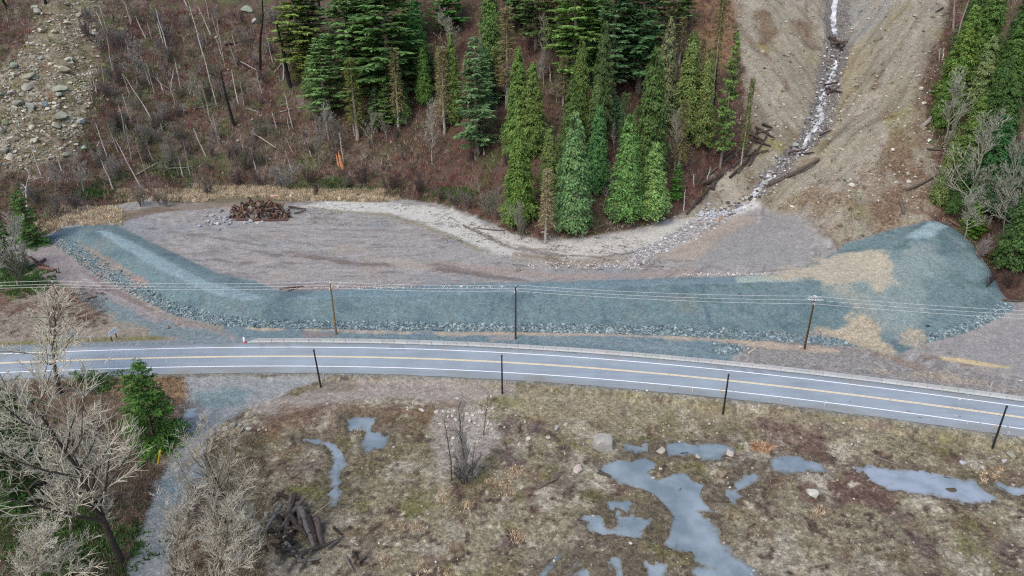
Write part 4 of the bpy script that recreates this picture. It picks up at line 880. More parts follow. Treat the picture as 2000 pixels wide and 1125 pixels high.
bares = [
 ('cottonwood', 120, 655, 1098, 330, (186, 178, 146), 'huge bare cottonwood with a dark leaning trunk and pale lichen covered twigs', None, 238, (92, 84, 78)),
 ('cottonwood', 62, 572, 770, 215, (200, 192, 156), 'bare pale tree rising in front of the highway below the first power pole', None, 118, (104, 94, 84)),
 ('cottonwood', 20, 770, 1010, 190, (176, 174, 142), 'bare greenish grey tree at the border behind the huge cottonwood', None, 90, (110, 104, 92)),
 ('alder', 66, 985, 1180, 150, (204, 196, 168), 'pale bare tree with clean forked stems in the bottom corner', None, 72, (196, 188, 168)),
 ('alder', 110, 1000, 1175, 120, (200, 190, 160), 'pale bare tree leaning beside the forked one in the bottom corner', None, 125, (190, 182, 160)),
 ('alder', 10, 1010, 1190, 120, (196, 188, 160), 'pale bare tree at the very corner below the dark firs', None, 50, (186, 178, 158)),
 ('cottonwood', 432, 812, 1075, 190, (180, 172, 138), 'bare olive grey tree spreading over the wet gravel track', None, 470, (112, 100, 84)),
 ('alder', 352, 900, 1120, 110, (184, 178, 158), 'thin bare tree standing at the near edge of the gravel track', None, 362, (150, 142, 122)),
 ('alder', 480, 905, 1110, 130, (176, 168, 140), 'bare tree with whitish twigs left of the jumbled log pile', None, 500, (130, 122, 104)),
 ('alder', 345, 1010, 1190, 110, (178, 168, 138), 'bare tree rooted outside the lower border beside the track', None, 330, (120, 112, 96)),
 ('cottonwood', 415, 990, 1200, 200, (182, 174, 146), 'bare thicket tree rooted below the lower border near the logs', None, 430, (128, 120, 100)),
 ('cottonwood', 185, 775, 985, 150, (192, 186, 158), 'bare pale tree with spreading twigs behind the trunk of the huge cottonwood', None, 215, (120, 112, 100)),
 ('alder', 60, 730, 905, 130, (186, 180, 156), 'pale bare tree below the edge of the highway at the left', None, 90, (140, 132, 116)),
 ('alder', 110, 860, 1040, 130, (178, 172, 150), 'grey bare tree in the shade behind the huge cottonwood', None, 140, (140, 134, 122)),
 ('alder', 205, 905, 1060, 90, (170, 166, 150), 'small grey bare tree right of the huge cottonwood', None, 220, (140, 134, 122)),
 ('alder', 455, 990, 1170, 130, (190, 182, 154), 'bare pale tree at the lower border left of the jumbled log pile', None, 470, (140, 130, 110)),
 ('snaggy', 905, 752, 938, 78, (106, 100, 86), 'mossy black stemmed sapling tallest of the clump amid the field', None, None, (70, 66, 56)),
 ('snaggy', 876, 812, 940, 44, (122, 116, 104), 'bent bare sapling at the near side of the clump amid the field', None, None, (100, 94, 84)),
 ('snaggy', 920, 858, 940, 30, (150, 142, 130), 'short grey sapling in the clump amid the field', None, None, (140, 132, 122)),
 ('snaggy', 942, 760, 850, 44, (128, 110, 104), 'wispy reddish sapling beside the white rocks', None, None, (120, 104, 98)),
 ('broom', 905, 815, 944, 60, (166, 160, 156), 'tall grey twig bush among the black stemmed saplings'),
 ('broom', 900, 890, 945, 80, (110, 92, 92), 'purplish twig thicket around the feet of the saplings'),
 ('alder', 838, 190, 322, 46, (166, 162, 138), 'bare tree with a white stem and broom shaped crown below the narrow olive cedar', None, None, (196, 190, 182)),
 ('alder', 888, 5, 118, 84, (150, 150, 122), 'wide greenish bare tree near the upper border amid the cedars'),
 ('alder', 612, 215, 322, 66, (140, 134, 122), 'grey bare tree cluster on the brushy slope below the short fir'),
 ('alder', 640, 195, 300, 44, (138, 130, 114), 'thin grey bare tree beside the cluster below the short fir'),
 ('alder', 1330, 198, 332, 62, (160, 150, 130), 'bare birch with two white stems by the log jam', None, None, (206, 198, 190)),
 ('alder', 1062, 20, 150, 44, (122, 128, 86), 'mossy bare tree before the fir rows, twin of the one beside it'),
 ('alder', 1088, 40, 160, 40, (128, 130, 92), 'mossy bare tree with a white foot before the fir rows'),
 ('snaggy', 1141, 372, 462, 66, (166, 156, 138), 'broken bare tree with a snapped pale trunk at the tip of the stand', None, None, (188, 176, 158)),
 ('snaggy', 1118, 384, 455, 54, (158, 150, 132), 'gnarled leafless tree in front of the bluish cedar'),
 ('broom', 1020, 388, 468, 54, (158, 152, 124), 'bushy bare sapling at the left foot of the yellow green cedar'),
 ('broom', 952, 360, 425, 46, (146, 154, 128), 'pale green bare sapling at the edge of the silt'),
 ('broom', 985, 372, 440, 40, (152, 150, 124), 'slender bare sapling between the silt and the cedar'),
 ('snaggy', 1180, 330, 420, 44, (134, 130, 124), 'grey twiggy dead tree between two front cedars'),
 ('broom', 1205, 390, 440, 40, (130, 120, 96), 'low bare sapling under the bright green cedar'),
 ('snaggy', 32, 330, 420, 62, (208, 204, 202), 'white branching birch at the left border above the berm nose', None, 58, (214, 210, 208)),
 ('alder', 1918, 212, 428, 96, (150, 158, 130), 'bushy crowned grey green alder behind the mound', None, 1884, (176, 172, 154)),
 ('alder', 1942, 290, 436, 66, (158, 160, 138), 'pale stemmed alder leaning beside the bushy crowned one', None, 1898, (186, 180, 166)),
 ('alder', 1990, 240, 462, 90, (146, 154, 130), 'tall alder near the border with mossy stems', None, 1958, (170, 172, 150)),
 ('alder', 2002, 320, 470, 76, (156, 158, 140), 'crooked alder at the border leaning away from the mound', None, 1966, (178, 172, 160)),
 ('snaggy', 1880, 320, 420, 40, (160, 156, 132), 'thin dead alder nearest the open slope', None, 1862, (182, 176, 158)),
 ('broom', 12, 470, 560, 66, (120, 130, 92), 'leafless green tinged shrub at the border beside the berm nose'),
 ('alder', 6, 410, 560, 60, (172, 168, 152), 'two stemmed bare tree at the border above the stacked drift logs', None, 36, (190, 184, 172)),
 ('alder', 88, 300, 372, 60, (140, 130, 122), 'hazy grey tree below the rocky scree'), ('alder', 140, 290, 380, 64, (146, 142, 124), 'pale brushy tree at the foot of the scree'),
 ('alder', 250, 70, 170, 70, (140, 138, 124), 'grey broom crowned tree beside the scree'), ('alder', 385, 130, 215, 60, (130, 138, 112), 'grey green bare tree on the burnt slope'), ('alder', 330, 250, 345, 60, (136, 128, 110), 'bare tree low on the burnt slope above the dry grass'),
]
for b in bares:
    st, tx, ty, by, w, c, lb = b[:7]; g = b[7] if len(b) > 7 else None; bx = b[8] if len(b) > 8 else None; tr = b[9] if len(b) > 9 else None
    bare(st, tx, ty, by, w, c, lb, g, bx, tr)
for i in range(26):
    x = rng.uniform(590, 1330); b_ = rng.uniform(130, 310); bare('alder', x, b_ - rng.uniform(50, 95), b_, rng.uniform(26, 50), [(136, 138, 108), (150, 146, 128), (124, 128, 92)][i % 3], 'bare broadleaved tree between the conifers', 'bare broadleaved trees between the conifers', None, (186, 180, 170))
for i in range(12):
    x = rng.uniform(1865, 2010); b_ = rng.uniform(250, 480); bare('alder', x, b_ - rng.uniform(90, 150), b_, rng.uniform(36, 64), [(140, 148, 118), (152, 156, 134), (132, 138, 104)][i % 3], 'grey green bare tree in the forest beyond the mound', 'grey green bare trees beyond the mound', None, (170, 168, 150))
# grey and brown shrubs along the foot of the hill
for i, (x, y, w, h, c) in enumerate([(545, 372, 60, 56, (160, 156, 150)), (672, 372, 44, 34, (120, 116, 96)), (265, 404, 62, 46, (150, 132, 112)), (305, 400, 44, 34, (146, 130, 106)), (96, 425, 48, 44, (132, 124, 116)), (140, 408, 44, 40, (128, 114, 112)), (400, 382, 40, 30, (116, 104, 104)), (455, 366, 52, 36, (110, 84, 86)),
        (505, 366, 40, 34, (116, 92, 92)), (600, 362, 40, 40, (104, 84, 76)), (885, 402, 50, 34, (140, 122, 112)), (915, 410, 52, 36, (136, 116, 108)), (860, 392, 40, 30, (120, 96, 90)), (700, 366, 60, 44, (104, 80, 76)), (760, 372, 50, 44, (108, 84, 78)), (820, 380, 50, 44, (102, 74, 70)),
        (968, 430, 36, 32, (150, 134, 112)), (1925, 506, 52, 44, (150, 132, 128)), (1968, 512, 50, 40, (112, 80, 78)), (1940, 560, 50, 40, (100, 74, 68)), (1985, 565, 44, 40, (96, 72, 62)), (1880, 430, 30, 40, (130, 120, 104)), (320, 405, 30, 26, (128, 118, 100)), (60, 400, 50, 44, (126, 116, 108))]):
    bare('broom', x, y - h, y, w, c, 'bushy leafless shrub at the foot of the hillside', 'leafless shrubs along the foot of the hillside')

# ------------------------------------------------------------------ snags, burnt trunks, fallen logs
def trunk_mesh(seed, broken=True):
    r = np.random.default_rng(seed); b = MB(); n = 9; w = np.cumsum(r.normal(0, .0035, (n, 2)), 0); w[0] = 0
    z = np.linspace(-.03, 1, n); rad = np.linspace(1, .35, n); rad[-1] = .12
    b.tube([(w[i, 0], w[i, 1], z[i]) for i in range(n)], rad * .012, 7)
    return b, r
SNAG = []
for s in range(4):
    b, r = trunk_mesh(800 + s)
    for k in range(9):
        zz = r.uniform(.35, .97); a = r.uniform(0, 6.28); w_ = (0, 0); l = r.uniform(.015, .05); b.tube([(w_[0], w_[1], zz), (w_[0] + math.cos(a) * l, w_[1] + math.sin(a) * l, zz + r.uniform(-.01, .03))], [.004, .0015], 3, (1, 1, 1), False)
    SNAG.append(b.mesh('dead_tree', M_bark, True))
_sb = MB(); _sb.tube([(0, 0, -.03), (.002, 0, .3), (0, .001, .7), (-.002, 0, 1)], [.012, .010, .006, .001], 7); STUMP = _sb.mesh('splintered_stump', M_bark, True)
def snag(px, py, tx, ty, thick, col, label, group, name='dead_tree', cat='dead tree'):
    """standing trunk: base pixel, top pixel (kept at the base's distance)"""
    P = px2w(px, py); d = ray(tx, ty); k = P[1] / d[1]; T = np.array([d[0] * k, P[1], CAM_H + d[2] * k]); v = T - P; L = float(np.linalg.norm(v)); _tc[0] += 1
    o = link(name, STUMP if 'stump' in name else SNAG[_tc[0] % 4], None, None, jit(alb(*col)))
    o.location = P.tolist(); o.rotation_euler = Vector(v).to_track_quat('Z', 'Y').to_euler(); rr = thick * m_per_px(P) / 2 / .012; o.scale = (rr, rr, L); tag(o, label, cat, group); return o
for (a, b_, c, d, t, lb) in [(569, 174, 535, 32, 9, 'thick black burnt trunk leaning before the yellowish fir'), (458, 248, 432, 135, 7, 'black burnt trunk standing apart on the brushy slope'), (508, 158, 516, -20, 6, 'burnt black trunk beside the thick leaning one'), (718, 170, 700, 110, 9, 'charred trunk under the broad fir'), (940, 215, 938, 170, 7, 'short black stump trunk behind the drooping blue fir'), (622, 20, 618, -30, 7, 'charred trunk at the upper border'), (14, 18, 4, -20, 6, 'charred trunk in the top corner'), (90, 12, 84, -25, 6, 'burnt trunk at the upper border above the scree'), (1392, 250, 1402, 120, 5, 'dark bare trunk beside the feathery cedar')]:
    snag(a, b_, c, d, t, (44, 40, 42), lb, None, 'burnt_tree')
P_ = [(212, 78, 188, 20), (330, 110, 302, 15), (326, 105, 306, 45), (398, 110, 366, 0), (424, 208, 398, 105), (303, 245, 240, 145), (208, 300, 185, 240), (250, 258, 230, 205), (275, 365, 225, 270), (222, 372, 195, 310), (80, 340, 60, 290), (165, 373, 150, 320), (402, 305, 378, 250), (335, 180, 340, 135), (365, 10, 350, -20), (412, 68, 385, 10), (285, 75, 265, 30), (320, 182, 305, 150), (571, 245, 554, 180), (540, 248, 530, 218), (608, 305, 600, 270), (745, 252, 741, 228), (757, 250, 755, 237), (693, 262, 685, 215), (672, 320, 664, 258), (945, 300, 944, 288), (466, 205, 450, 135), (294, 168, 270, 100), (300, 315, 290, 290), (190, 185, 180, 155), (430, 275, 420, 250), (585, 135, 560, 40), (642, 270, 632, 200), (1075, 155, 1072, 120), (500, 330, 488, 290), (120, 330, 108, 300), (1355, 365, 1356, 340), (1380, 355, 1388, 325), (1335, 412, 1340, 370), (358, 345, 345, 300), (1835, 118, 1838, 94), (1842, 110, 1844, 92)]
for (a, b_, c, d) in P_: snag(a, b_, c, d, 2.8, (204, 198, 196), 'slim pale dead trunk standing on the brushy slope', 'slim pale dead trunks on the slope')
for i in range(48):
    x, y = rng.uniform(180, 620), rng.uniform(30, 360); h_ = rng.uniform(20, 75); snag(x, y, x - h_ * rng.uniform(.15, .45), y - h_, rng.uniform(1.8, 3), (178, 170, 164), 'slim pale dead trunk standing on the brushy slope', 'slim pale dead trunks on the slope')
for (a, b_, c, d, lb) in [(1841, 185, 1897, -10, 'long pale trunk leaning over the open slope, its head beyond the border'), (1972, 215, 2010, 100, 'pale bare trunk by the border above the alders'), (1862, 60, 1868, 0, 'pale brown dead trunk beside the leaning one near the upper border')]:
    snag(a, b_, c, d, 5, (170, 162, 152), lb, None)
snag(670, 330, 660, 296, 9, (214, 140, 100), 'splintered orange stump on the brushy slope', None, 'splintered_stump', 'stump')
snag(662, 325, 656, 300, 5, (224, 160, 120), 'smaller orange splinter beside the orange stump', None, 'splintered_stump', 'stump')
snag(1897, 455, 1900, 442, 5, (206, 158, 118), 'fresh snapped stump by the mound edge', None, 'splintered_stump', 'stump')

LOGM = []
for s in range(4):
    r = np.random.default_rng(900 + s); b = MB(); n = 8; w = np.cumsum(r.normal(0, .01, (n, 2)), 0)
    pts = [(i / (n - 1) - .5, w[i, 0], w[i, 1]) for i in range(n)]; rad = .5 * np.linspace(1, .62, n) * r.uniform(.92, 1.08, n)
    LOGM.append((pts, rad, r))
def log_mesh(s, L, D):
    pts, rad, r = LOGM[s % 4]; b = MB(); p = [(x * L, y * L * .8, z * L * .4) for x, y, z in pts]
    b.tube(p, rad * D, 9, (1, 1, 1), False)
    for e, q in ((0, p[0]), (-1, p[-1])):
        a = np.array(p[0 if e == 0 else -1]); R = rad[e] * D; V = [a + (0, R * math.cos(t), R * math.sin(t)) for t in np.linspace(0, 2 * math.pi, 10)[:-1]] + [a]
        b.add(V, [[k, (k + 1) % 9, 9] if e else [k, 9, (k + 1) % 9] for k in range(9)], (1.5, 1.4, 1.25))
    for k in range(3):
        x = r.uniform(-.4, .4) * L; a = r.uniform(.3, 2.8); b.tube([(x, 0, 0), (x + .2 * D, math.cos(a) * D * .95, math.sin(a) * D * .95)], [D * .1, D * .05], 4, (.8, .8, .8), True)
    return b.mesh('log', M_bark, False)
def log(ax, ay, bx, by, thick, col, label, group=None, lift=None, name='log', raise_=0, raise2=None):
    A = px2w(ax, ay); B = px2w(bx, by); D = thick * m_per_px(A); A[2] += D * .35 + raise_; B[2] += D * .35 + (raise_ if raise2 is None else raise2); v = B - A; L = float(np.linalg.norm(v)); _tc[0] += 1
    c_ = np.asarray(col, float); c_ = c_ * .6 + c_.mean() * .4; o = link(name, log_mesh(_tc[0], L, D), None, None, jit(alb(*c_))); o.location = ((A + B) / 2).tolist(); o.rotation_euler = Vector(v).to_track_quat('X', 'Z').to_euler(); tag(o, label, 'log', group); return o
DK = (92, 76, 66); DG_ = (104, 94, 88)
for a in [(1502, 365, 1600, 318, 9, (104, 90, 80), 'very long dark log lying beside the stream mouth'), (1165, 445, 1290, 410, 4, (110, 96, 86), 'thin log lying at the foot of the pale front cedar'), (1210, 442, 1240, 440, 4, (120, 104, 92), 'short log on the silt before the stand'),
          (1402, 432, 1416, 422, 4, (216, 150, 110), 'orange splintered plank at the edge of the grey mud mound'), (1415, 423, 1436, 418, 3, (112, 96, 84), 'thin dark log beside the orange plank'), (1462, 690, 1476, 681, 3, (222, 206, 176), 'pale plank beside the little stone heap'),
          (545, 566, 592, 560, 4, (110, 74, 66), 'reddish log on the berm crest at the elbow'), (562, 569, 586, 563, 3, (120, 84, 74), 'second reddish log on the berm crest'), (1378, 979, 1424, 982, 5, (96, 80, 68), 'dark log at the edge of the largest puddle'), (1168, 922, 1192, 930, 9, (92, 82, 72), 'chunky dark log at the tip of the largest puddle'),
          (1050, 955, 1092, 934, 6, (120, 106, 92), 'grey log lying on the field between grass tufts'), (1710, 895, 1775, 912, 6, (118, 110, 98), 'half buried grey log above the milky puddle'), (1722, 898, 1742, 892, 5, (90, 74, 66), 'stub of dark log above the milky puddle'), (1845, 930, 1862, 934, 3, (70, 62, 56), 'little dark log at the rim of the milky puddle'), (1330, 885, 1345, 883, 4, (60, 58, 60), 'small black log in the long roadside puddle'), (1130, 1022, 1150, 1018, 5, (120, 110, 94), 'short grey log by the horseshoe puddle'),
          (1768, 372, 1822, 350, 6, (112, 100, 90), 'grey log lying across the lower slope'), (1810, 293, 1850, 298, 5, (100, 90, 80), 'dark log high on the lower slope'), (1760, 395, 1766, 418, 7, (108, 98, 92), 'stubby grey log pointing down the slope'), (1842, 348, 1846, 318, 6, (150, 140, 134), 'pale log leaning at the forest edge'), (1800, 250, 1818, 232, 9, (160, 156, 146), 'pale stump log with roots on the slope edge'),
          (0, 240, 75, 238, 3, (60, 54, 50), 'charred log lying beyond the scree'), (1005, 560, 1012, 558, 3, (96, 90, 86), 'short dark stick on the crest by the third pole'), (1840, 20, 1780, 52, 4, (70, 60, 52), 'dark root log hanging over the gully rim'), (930, 446, 985, 452, 3, (118, 104, 94), 'drift log stranded on the pale silt'), (905, 441, 918, 448, 3, (100, 88, 80), 'short drift log on the pale silt')]:
    log(*a)
for i, (a, b_, c, d, t) in enumerate([(1462, 325, 1500, 262, 5), (1440, 340, 1478, 296, 6), (1425, 350, 1475, 300, 5), (1455, 262, 1490, 282, 6), (1475, 250, 1512, 275, 5), (1480, 262, 1505, 256, 5), (1478, 258, 1476, 285, 5), (1430, 330, 1462, 300, 5), (1400, 345, 1440, 318, 5), (1395, 360, 1420, 330, 6), (1378, 362, 1412, 345, 7), (1372, 362, 1400, 352, 6), (1360, 365, 1378, 335, 5), (1385, 340, 1430, 305, 4), (1400, 300, 1425, 285, 4), (1455, 310, 1500, 300, 4), (1465, 275, 1505, 292, 5), (1412, 320, 1450, 290, 5), (1350, 410, 1385, 370, 5), (1340, 422, 1370, 390, 4), (1390, 372, 1396, 352, 10), (1440, 300, 1470, 270, 4), (1488, 246, 1508, 252, 5)]):
    log(a, b_, c, d, t, [(84, 74, 68), (104, 94, 88), (74, 60, 54), (96, 78, 68)][i % 4], 'dark driftwood log in the jam along the gully edge', 'driftwood logs jammed along the gully edge', raise_=.2 * (i % 4))
for i, (a, b_, c, d, t) in enumerate([(72, 512, 100, 532, 5), (78, 525, 106, 530, 7), (60, 505, 80, 520, 5), (88, 508, 76, 518, 6), (50, 500, 70, 512, 4), (85, 520, 96, 528, 6), (66, 518, 84, 526, 4), (120, 575, 160, 592, 3), (115, 580, 155, 590, 3), (105, 570, 140, 590, 3), (130, 570, 150, 586, 3), (95, 578, 112, 592, 3), (140, 590, 158, 588, 4), (170, 585, 190, 580, 4)]):
    log(a, b_, c, d, t, [(120, 82, 70), (150, 104, 84), (90, 70, 62)][i % 3], 'reddish brown drift log dumped beside the dirt path', 'drift logs dumped beside the dirt path', raise_=.1 * (i % 3))
for i, (a, b_, c, d, t) in enumerate([(1852, 434, 1885, 452, 4), (1858, 436, 1880, 452, 3), (1868, 440, 1895, 452, 3), (1885, 455, 1900, 470, 4), (1890, 462, 1908, 458, 3), (1893, 468, 1905, 476, 3), (1908, 492, 1930, 506, 4), (1912, 498, 1936, 500, 3), (1905, 495, 1920, 512, 3), (1915, 505, 1934, 515, 3), (1958, 588, 1998, 590, 4)]):
    log(a, b_, c, d, t, [(150, 106, 84), (112, 84, 72), (186, 140, 108)][i % 3], 'splintered reddish log along the far edge of the mound', 'splintered logs along the far edge of the mound', raise_=.15)
for i in range(14):                       # fallen pale trunks on the burnt slope
    x = rng.uniform(170, 560); y = rng.uniform(110, 350); a = rng.uniform(-.9, .9) + (math.pi / 2 if rng.uniform() < .2 else 0); l = rng.uniform(20, 60)
    log(x, y, x + l * math.cos(a), y - l * math.sin(a), rng.uniform(1.8, 3), (176, 168, 160), 'pale fallen trunk lying in the brush of the slope', 'pale fallen trunks in the brush of the slope', raise_=.3)
for (a, b_, c, d) in [(440, 92, 498, 78), (430, 96, 496, 148), (500, 242, 572, 242), (455, 118, 490, 140)]: log(a, b_, c, d, 3, (58, 52, 50), 'charred log lying across the burnt slope', 'charred logs lying across the burnt slope', raise_=.3)

for i, (a, b_, c, d, t) in enumerate([(1618, 78, 1650, 90, 6), (1622, 88, 1655, 84, 5), (1630, 74, 1645, 98, 5), (1614, 165, 1645, 178, 4), (1616, 176, 1640, 168, 4), (1610, 160, 1636, 158, 4), (1600, 268, 1622, 262, 4), (1540, 300, 1575, 292, 5), (1560, 306, 1590, 298, 4)]):
    log(a, b_, c, d, t, [(84, 62, 58), (104, 80, 72), (66, 52, 50)][i % 3], 'dark log caught across the stony stream', 'dark logs caught across the stony stream', raise_=.5)
# big pile of upturned root wads and logs at the back of the basin
for i in range(150):
    x = rng.uniform(449, 566); f = (x - 450) / 115; row = rng.uniform(); y0 = 409 + 21 * row; hh = (1 - abs(f * 2 - 1) ** 3) * 4.2 * (1 - max(0, row - .55) * 1.6) + .2
    A = px2w(x, y0); z = A[2] + hh * rng.uniform(.3, .75); L = rng.uniform(1.4, 3.2); th = rng.uniform(0, 6.28); ph = rng.uniform(.5, 1.45) if rng.uniform() < .65 else rng.uniform(-.2, .4)
    _tc[0] += 1; D = rng.uniform(.35, .85); o = link('root_wad', log_mesh(_tc[0], L, D), None, None, jit(alb(*[(92, 74, 66), (118, 96, 82), (70, 58, 54), (132, 106, 90)][i % 4]), .25))
    o.location = (A[0], A[1], z - .2); o.rotation_euler = Vector((math.cos(th) * math.cos(ph), math.sin(th) * math.cos(ph), math.sin(ph))).to_track_quat('X', 'Z').to_euler()
    tag(o, 'reddish brown root stump in the heap behind the basin', 'stump', 'root stumps heaped behind the basin')
log(565, 408, 598, 412, 4, (90, 62, 56), 'log sticking out of the heap toward the stand', raise_=.5); log(575, 420, 598, 414, 3, (96, 66, 58), 'thinner log sticking out of the heap toward the stand', raise_=.3)
log(462, 431, 560, 433, 5, (112, 76, 66), 'long log lying along the front of the heap', raise_=.2)
log(532, 404, 546, 402, 5, (236, 190, 160), 'freshly cut pale log on top of the heap', raise_=3.0)
# jumbled log pile in the near field
for i, (a, b_, c, d, t, r1, r2) in enumerate([(572, 982, 556, 1062, 9, 1.6, .2), (580, 985, 562, 1060, 7, 1.8, .4), (590, 1010, 612, 1075, 13, 1.4, .2), (605, 1025, 622, 1075, 14, 1, .1), (620, 1028, 630, 1072, 14, .9, .1), (598, 995, 545, 1045, 9, 1.9, .3), (566, 1020, 600, 1060, 12, 1.4, .6), (552, 1000, 520, 1040, 9, 1.3, .4), (545, 980, 580, 990, 9, 1.2, 1.4), (530, 995, 556, 970, 7, .7, 1), (640, 1078, 672, 1050, 6, .5, .2), (600, 1085, 660, 1060, 8, .4, .2), (560, 1070, 590, 1100, 9, .6, .2), (540, 1060, 575, 1050, 8, .8, .6), (600, 1080, 560, 1120, 6, .5, .2), (615, 1075, 585, 1122, 5, .6, .2), (560, 1095, 610, 1082, 7, .7, .5), (575, 1100, 625, 1095, 6, .2, .1), (652, 1035, 668, 1048, 6, .2, .1), (585, 1000, 590, 1040, 10, 1.5, 1.0), (525, 1020, 560, 1010, 8, 1, 1.2), (540, 1090, 590, 1075, 9, .8, .5), (675, 1090, 690, 1120, 5, .2, .1), (690, 1080, 705, 1110, 5, .2, .2), (700, 1105, 715, 1090, 7, .3, .2), (556, 1075, 545, 1110, 7, .4, .2)]):
    log(a, b_, c, d, t, [(112, 102, 90), (84, 74, 66), (126, 120, 114), (70, 58, 52), (112, 94, 82)][i % 5], 'weathered log in the jumbled pile in the near field', 'logs jumbled in the near field pile', raise_=r1, raise2=r2)
for i in range(34):
    x, y = rng.normal(572, 26), rng.normal(1050, 24); a = rng.uniform(0, 3.14); l = rng.uniform(14, 44); log(x - l * math.cos(a) / 2, y - l * math.sin(a) * .35, x + l * math.cos(a) / 2, y + l * math.sin(a) * .35, rng.uniform(4, 9), [(70, 60, 54), (96, 84, 74), (56, 48, 44)][i % 3], 'weathered log in the jumbled pile in the near field', 'logs jumbled in the near field pile', raise_=rng.uniform(0, 1.0), raise2=rng.uniform(0, 1.3))
log(555, 1060, 655, 990, 4, (176, 158, 116), 'thin yellowish pole leaning out over the jumbled log pile', raise_=.8, raise2=1.6)

# ------------------------------------------------------------------ stones
def ico(sub):
    import bmesh
    bm = bmesh.new(); bmesh.ops.create_icosphere(bm, subdivisions=sub, radius=1.0); V = np.array([v.co for v in bm.verts]); F = np.array([[v.index for v in f.verts] for f in bm.faces]); bm.free(); return V, F
ICO1, ICO2 = ico(1), ico(3)
def rock_np(seed, V0, amp=.28, planes=9):
    r = np.random.default_rng(seed); V = V0.copy() * r.uniform(.9, 1.1, (1, 3))
    for k in range(planes):                 # broken faces
        n = r.normal(0, 1, 3); n /= np.linalg.norm(n); d = r.uniform(.42, .8); s = V @ n - d; V = V - np.clip(s, 0, None)[:, None] * n
    f = sum(np.sin(V @ r.normal(0, 2.2, 3) + r.uniform(0, 6)) for _ in range(4)) / 4
    V = V * (1 + amp * .35 * f)[:, None] * np.array([1.15, .9, .72]); return V
ROCKM = [mesh_np('boulder', rock_np(1000 + s, ICO2[0], .12, 13), ICO2[1], None, False, M_rock) for s in range(6)]
STONEM = [mesh_np('stone', rock_np(1100 + s, ICO1[0], .2, 5), ICO1[1], None, False, M_rock) for s in range(6)]
def boulder(px, py, wpx, col, label, group=None, name='boulder', P=None, size=None, meshes=None, flat=1.0, cat='rock'):
    P = px2w(px, py) if P is None else P; s = wpx * m_per_px(P) / 2.1 if size is None else size; _tc[0] += 1; M = meshes or ROCKM
    o = link(name, M[_tc[0] % len(M)], None, None, jit(alb(*col), .1)); o.location = (P[0], P[1], P[2] + s * .28 * flat); o.scale = (s, s * rng.uniform(.8, 1.1), s * rng.uniform(.85, 1.15) * flat)
    o.rotation_euler = (rng.uniform(-.3, .3), rng.uniform(-.3, .3), rng.uniform(0, 6.28)); tag(o, label, cat, group); return o
LG = (196, 192, 186)
for a in [(328, 641, 12, (150, 142, 138), 'grey boulder at the mouth of the dirt path, nearer the highway'), (346, 635, 11, (156, 146, 142), 'grey boulder at the mouth of the dirt path, nearer the berm'), (1088, 835, 19, LG, 'pale pointed boulder of the touching pair on the bank'), (1104, 829, 16, (188, 184, 178), 'square topped boulder of the touching pair on the bank'),
          (1180, 874, 50, (178, 173, 166), 'largest grey boulder at the end of the roadside puddle'), (1128, 918, 26, (196, 186, 176), 'pale boulder ringed by dry grass'), (1070, 856, 15, (206, 202, 196), 'rounded white boulder on the field below the bank'), (1032, 858, 13, (206, 200, 192), 'white boulder with a companion on the field'), (1014, 867, 11, (208, 196, 188), 'small pinkish white boulder among twigs'), (1290, 884, 24, (184, 176, 164), 'flat pale rock in the roadside puddle'), (1362, 893, 14, (186, 178, 166), 'buff rock at the rim of the roadside puddle'), (1424, 888, 24, (190, 186, 176), 'pale rock at the far end of the roadside puddle'), (1410, 930, 30, (150, 138, 120), 'tan flat boulder beside the largest puddle'), (1586, 967, 34, (212, 210, 206), 'wedge shaped white boulder alone in the brown field'), (1857, 957, 22, (92, 84, 74), 'dark rock standing in the milky puddle'), (1880, 905, 15, (190, 190, 196), 'bluish white rock beneath the last black pole'),
          (1976, 892, 24, (158, 158, 140), 'long mossy boulder by the last black pole'), (1988, 874, 20, (170, 164, 154), 'grey boulder at the border by the last black pole'), (1960, 903, 18, (184, 184, 184), 'pale grey boulder below the mossy one'), (1917, 914, 14, (186, 182, 178), 'small pale boulder downhill of the last black pole'), (1948, 866, 14, (164, 158, 146), 'tan boulder uphill of the mossy one'), (1232, 1062, 10, (214, 208, 202), 'small white stone between the puddle loops'), (1275, 931, 10, (200, 190, 182), 'whitish stone in the largest puddle'), (1447, 1075, 14, (170, 160, 148), 'buff stone on the far shore of the largest puddle'), (1468, 1121, 9, (190, 190, 192), 'grey stone at the lower border by the puddle outlet'), (1290, 917, 9, (198, 188, 180), 'pinkish stone in the shallows'),
          (824, 802, 15, (206, 202, 196), 'white boulder first of the line below the road'), (852, 806, 13, (208, 204, 200), 'white boulder second of the line below the road'), (1812, 638, 9, (64, 66, 72), 'lone dark boulder on the riprap end of the mound'), (1493, 352, 18, (176, 184, 182), 'big pale green boulder in the stream mouth'), (1459, 384, 14, (190, 186, 178), 'buff boulder on the bank of the stream mouth'), (1411, 402, 12, (206, 204, 196), 'round pale boulder above the stone heap on the fan'), (1553, 280, 16, (168, 178, 174), 'greenish boulder beside the stream cascade'), (1580, 228, 14, (162, 162, 162), 'grey boulder in the stream below the split cascade'), (1905, 300, 8, (190, 190, 190), 'white rock at the forest edge'), (1856, 262, 12, (188, 188, 186), 'pale rock near the rooty stump log'),
          (470, 842, 20, (150, 142, 128), 'tan rock at the near end of the rock row by the track'), (395, 820, 24, (196, 196, 198), 'large pale slab where the track bends'), (484, 20, 32, (150, 156, 146), 'mossy cliff boulder among the burnt trees'), (500, 45, 24, (176, 178, 170), 'pale cliff boulder below the mossy one'), (640, 790, 9, (190, 186, 180), 'pale stone by the shallow puddle'), (52, 790, 16, (190, 190, 190), 'grey rock hidden in the bare thicket')]:
    boulder(*a, **({'flat': 1.5} if a[2] > 40 else {}))
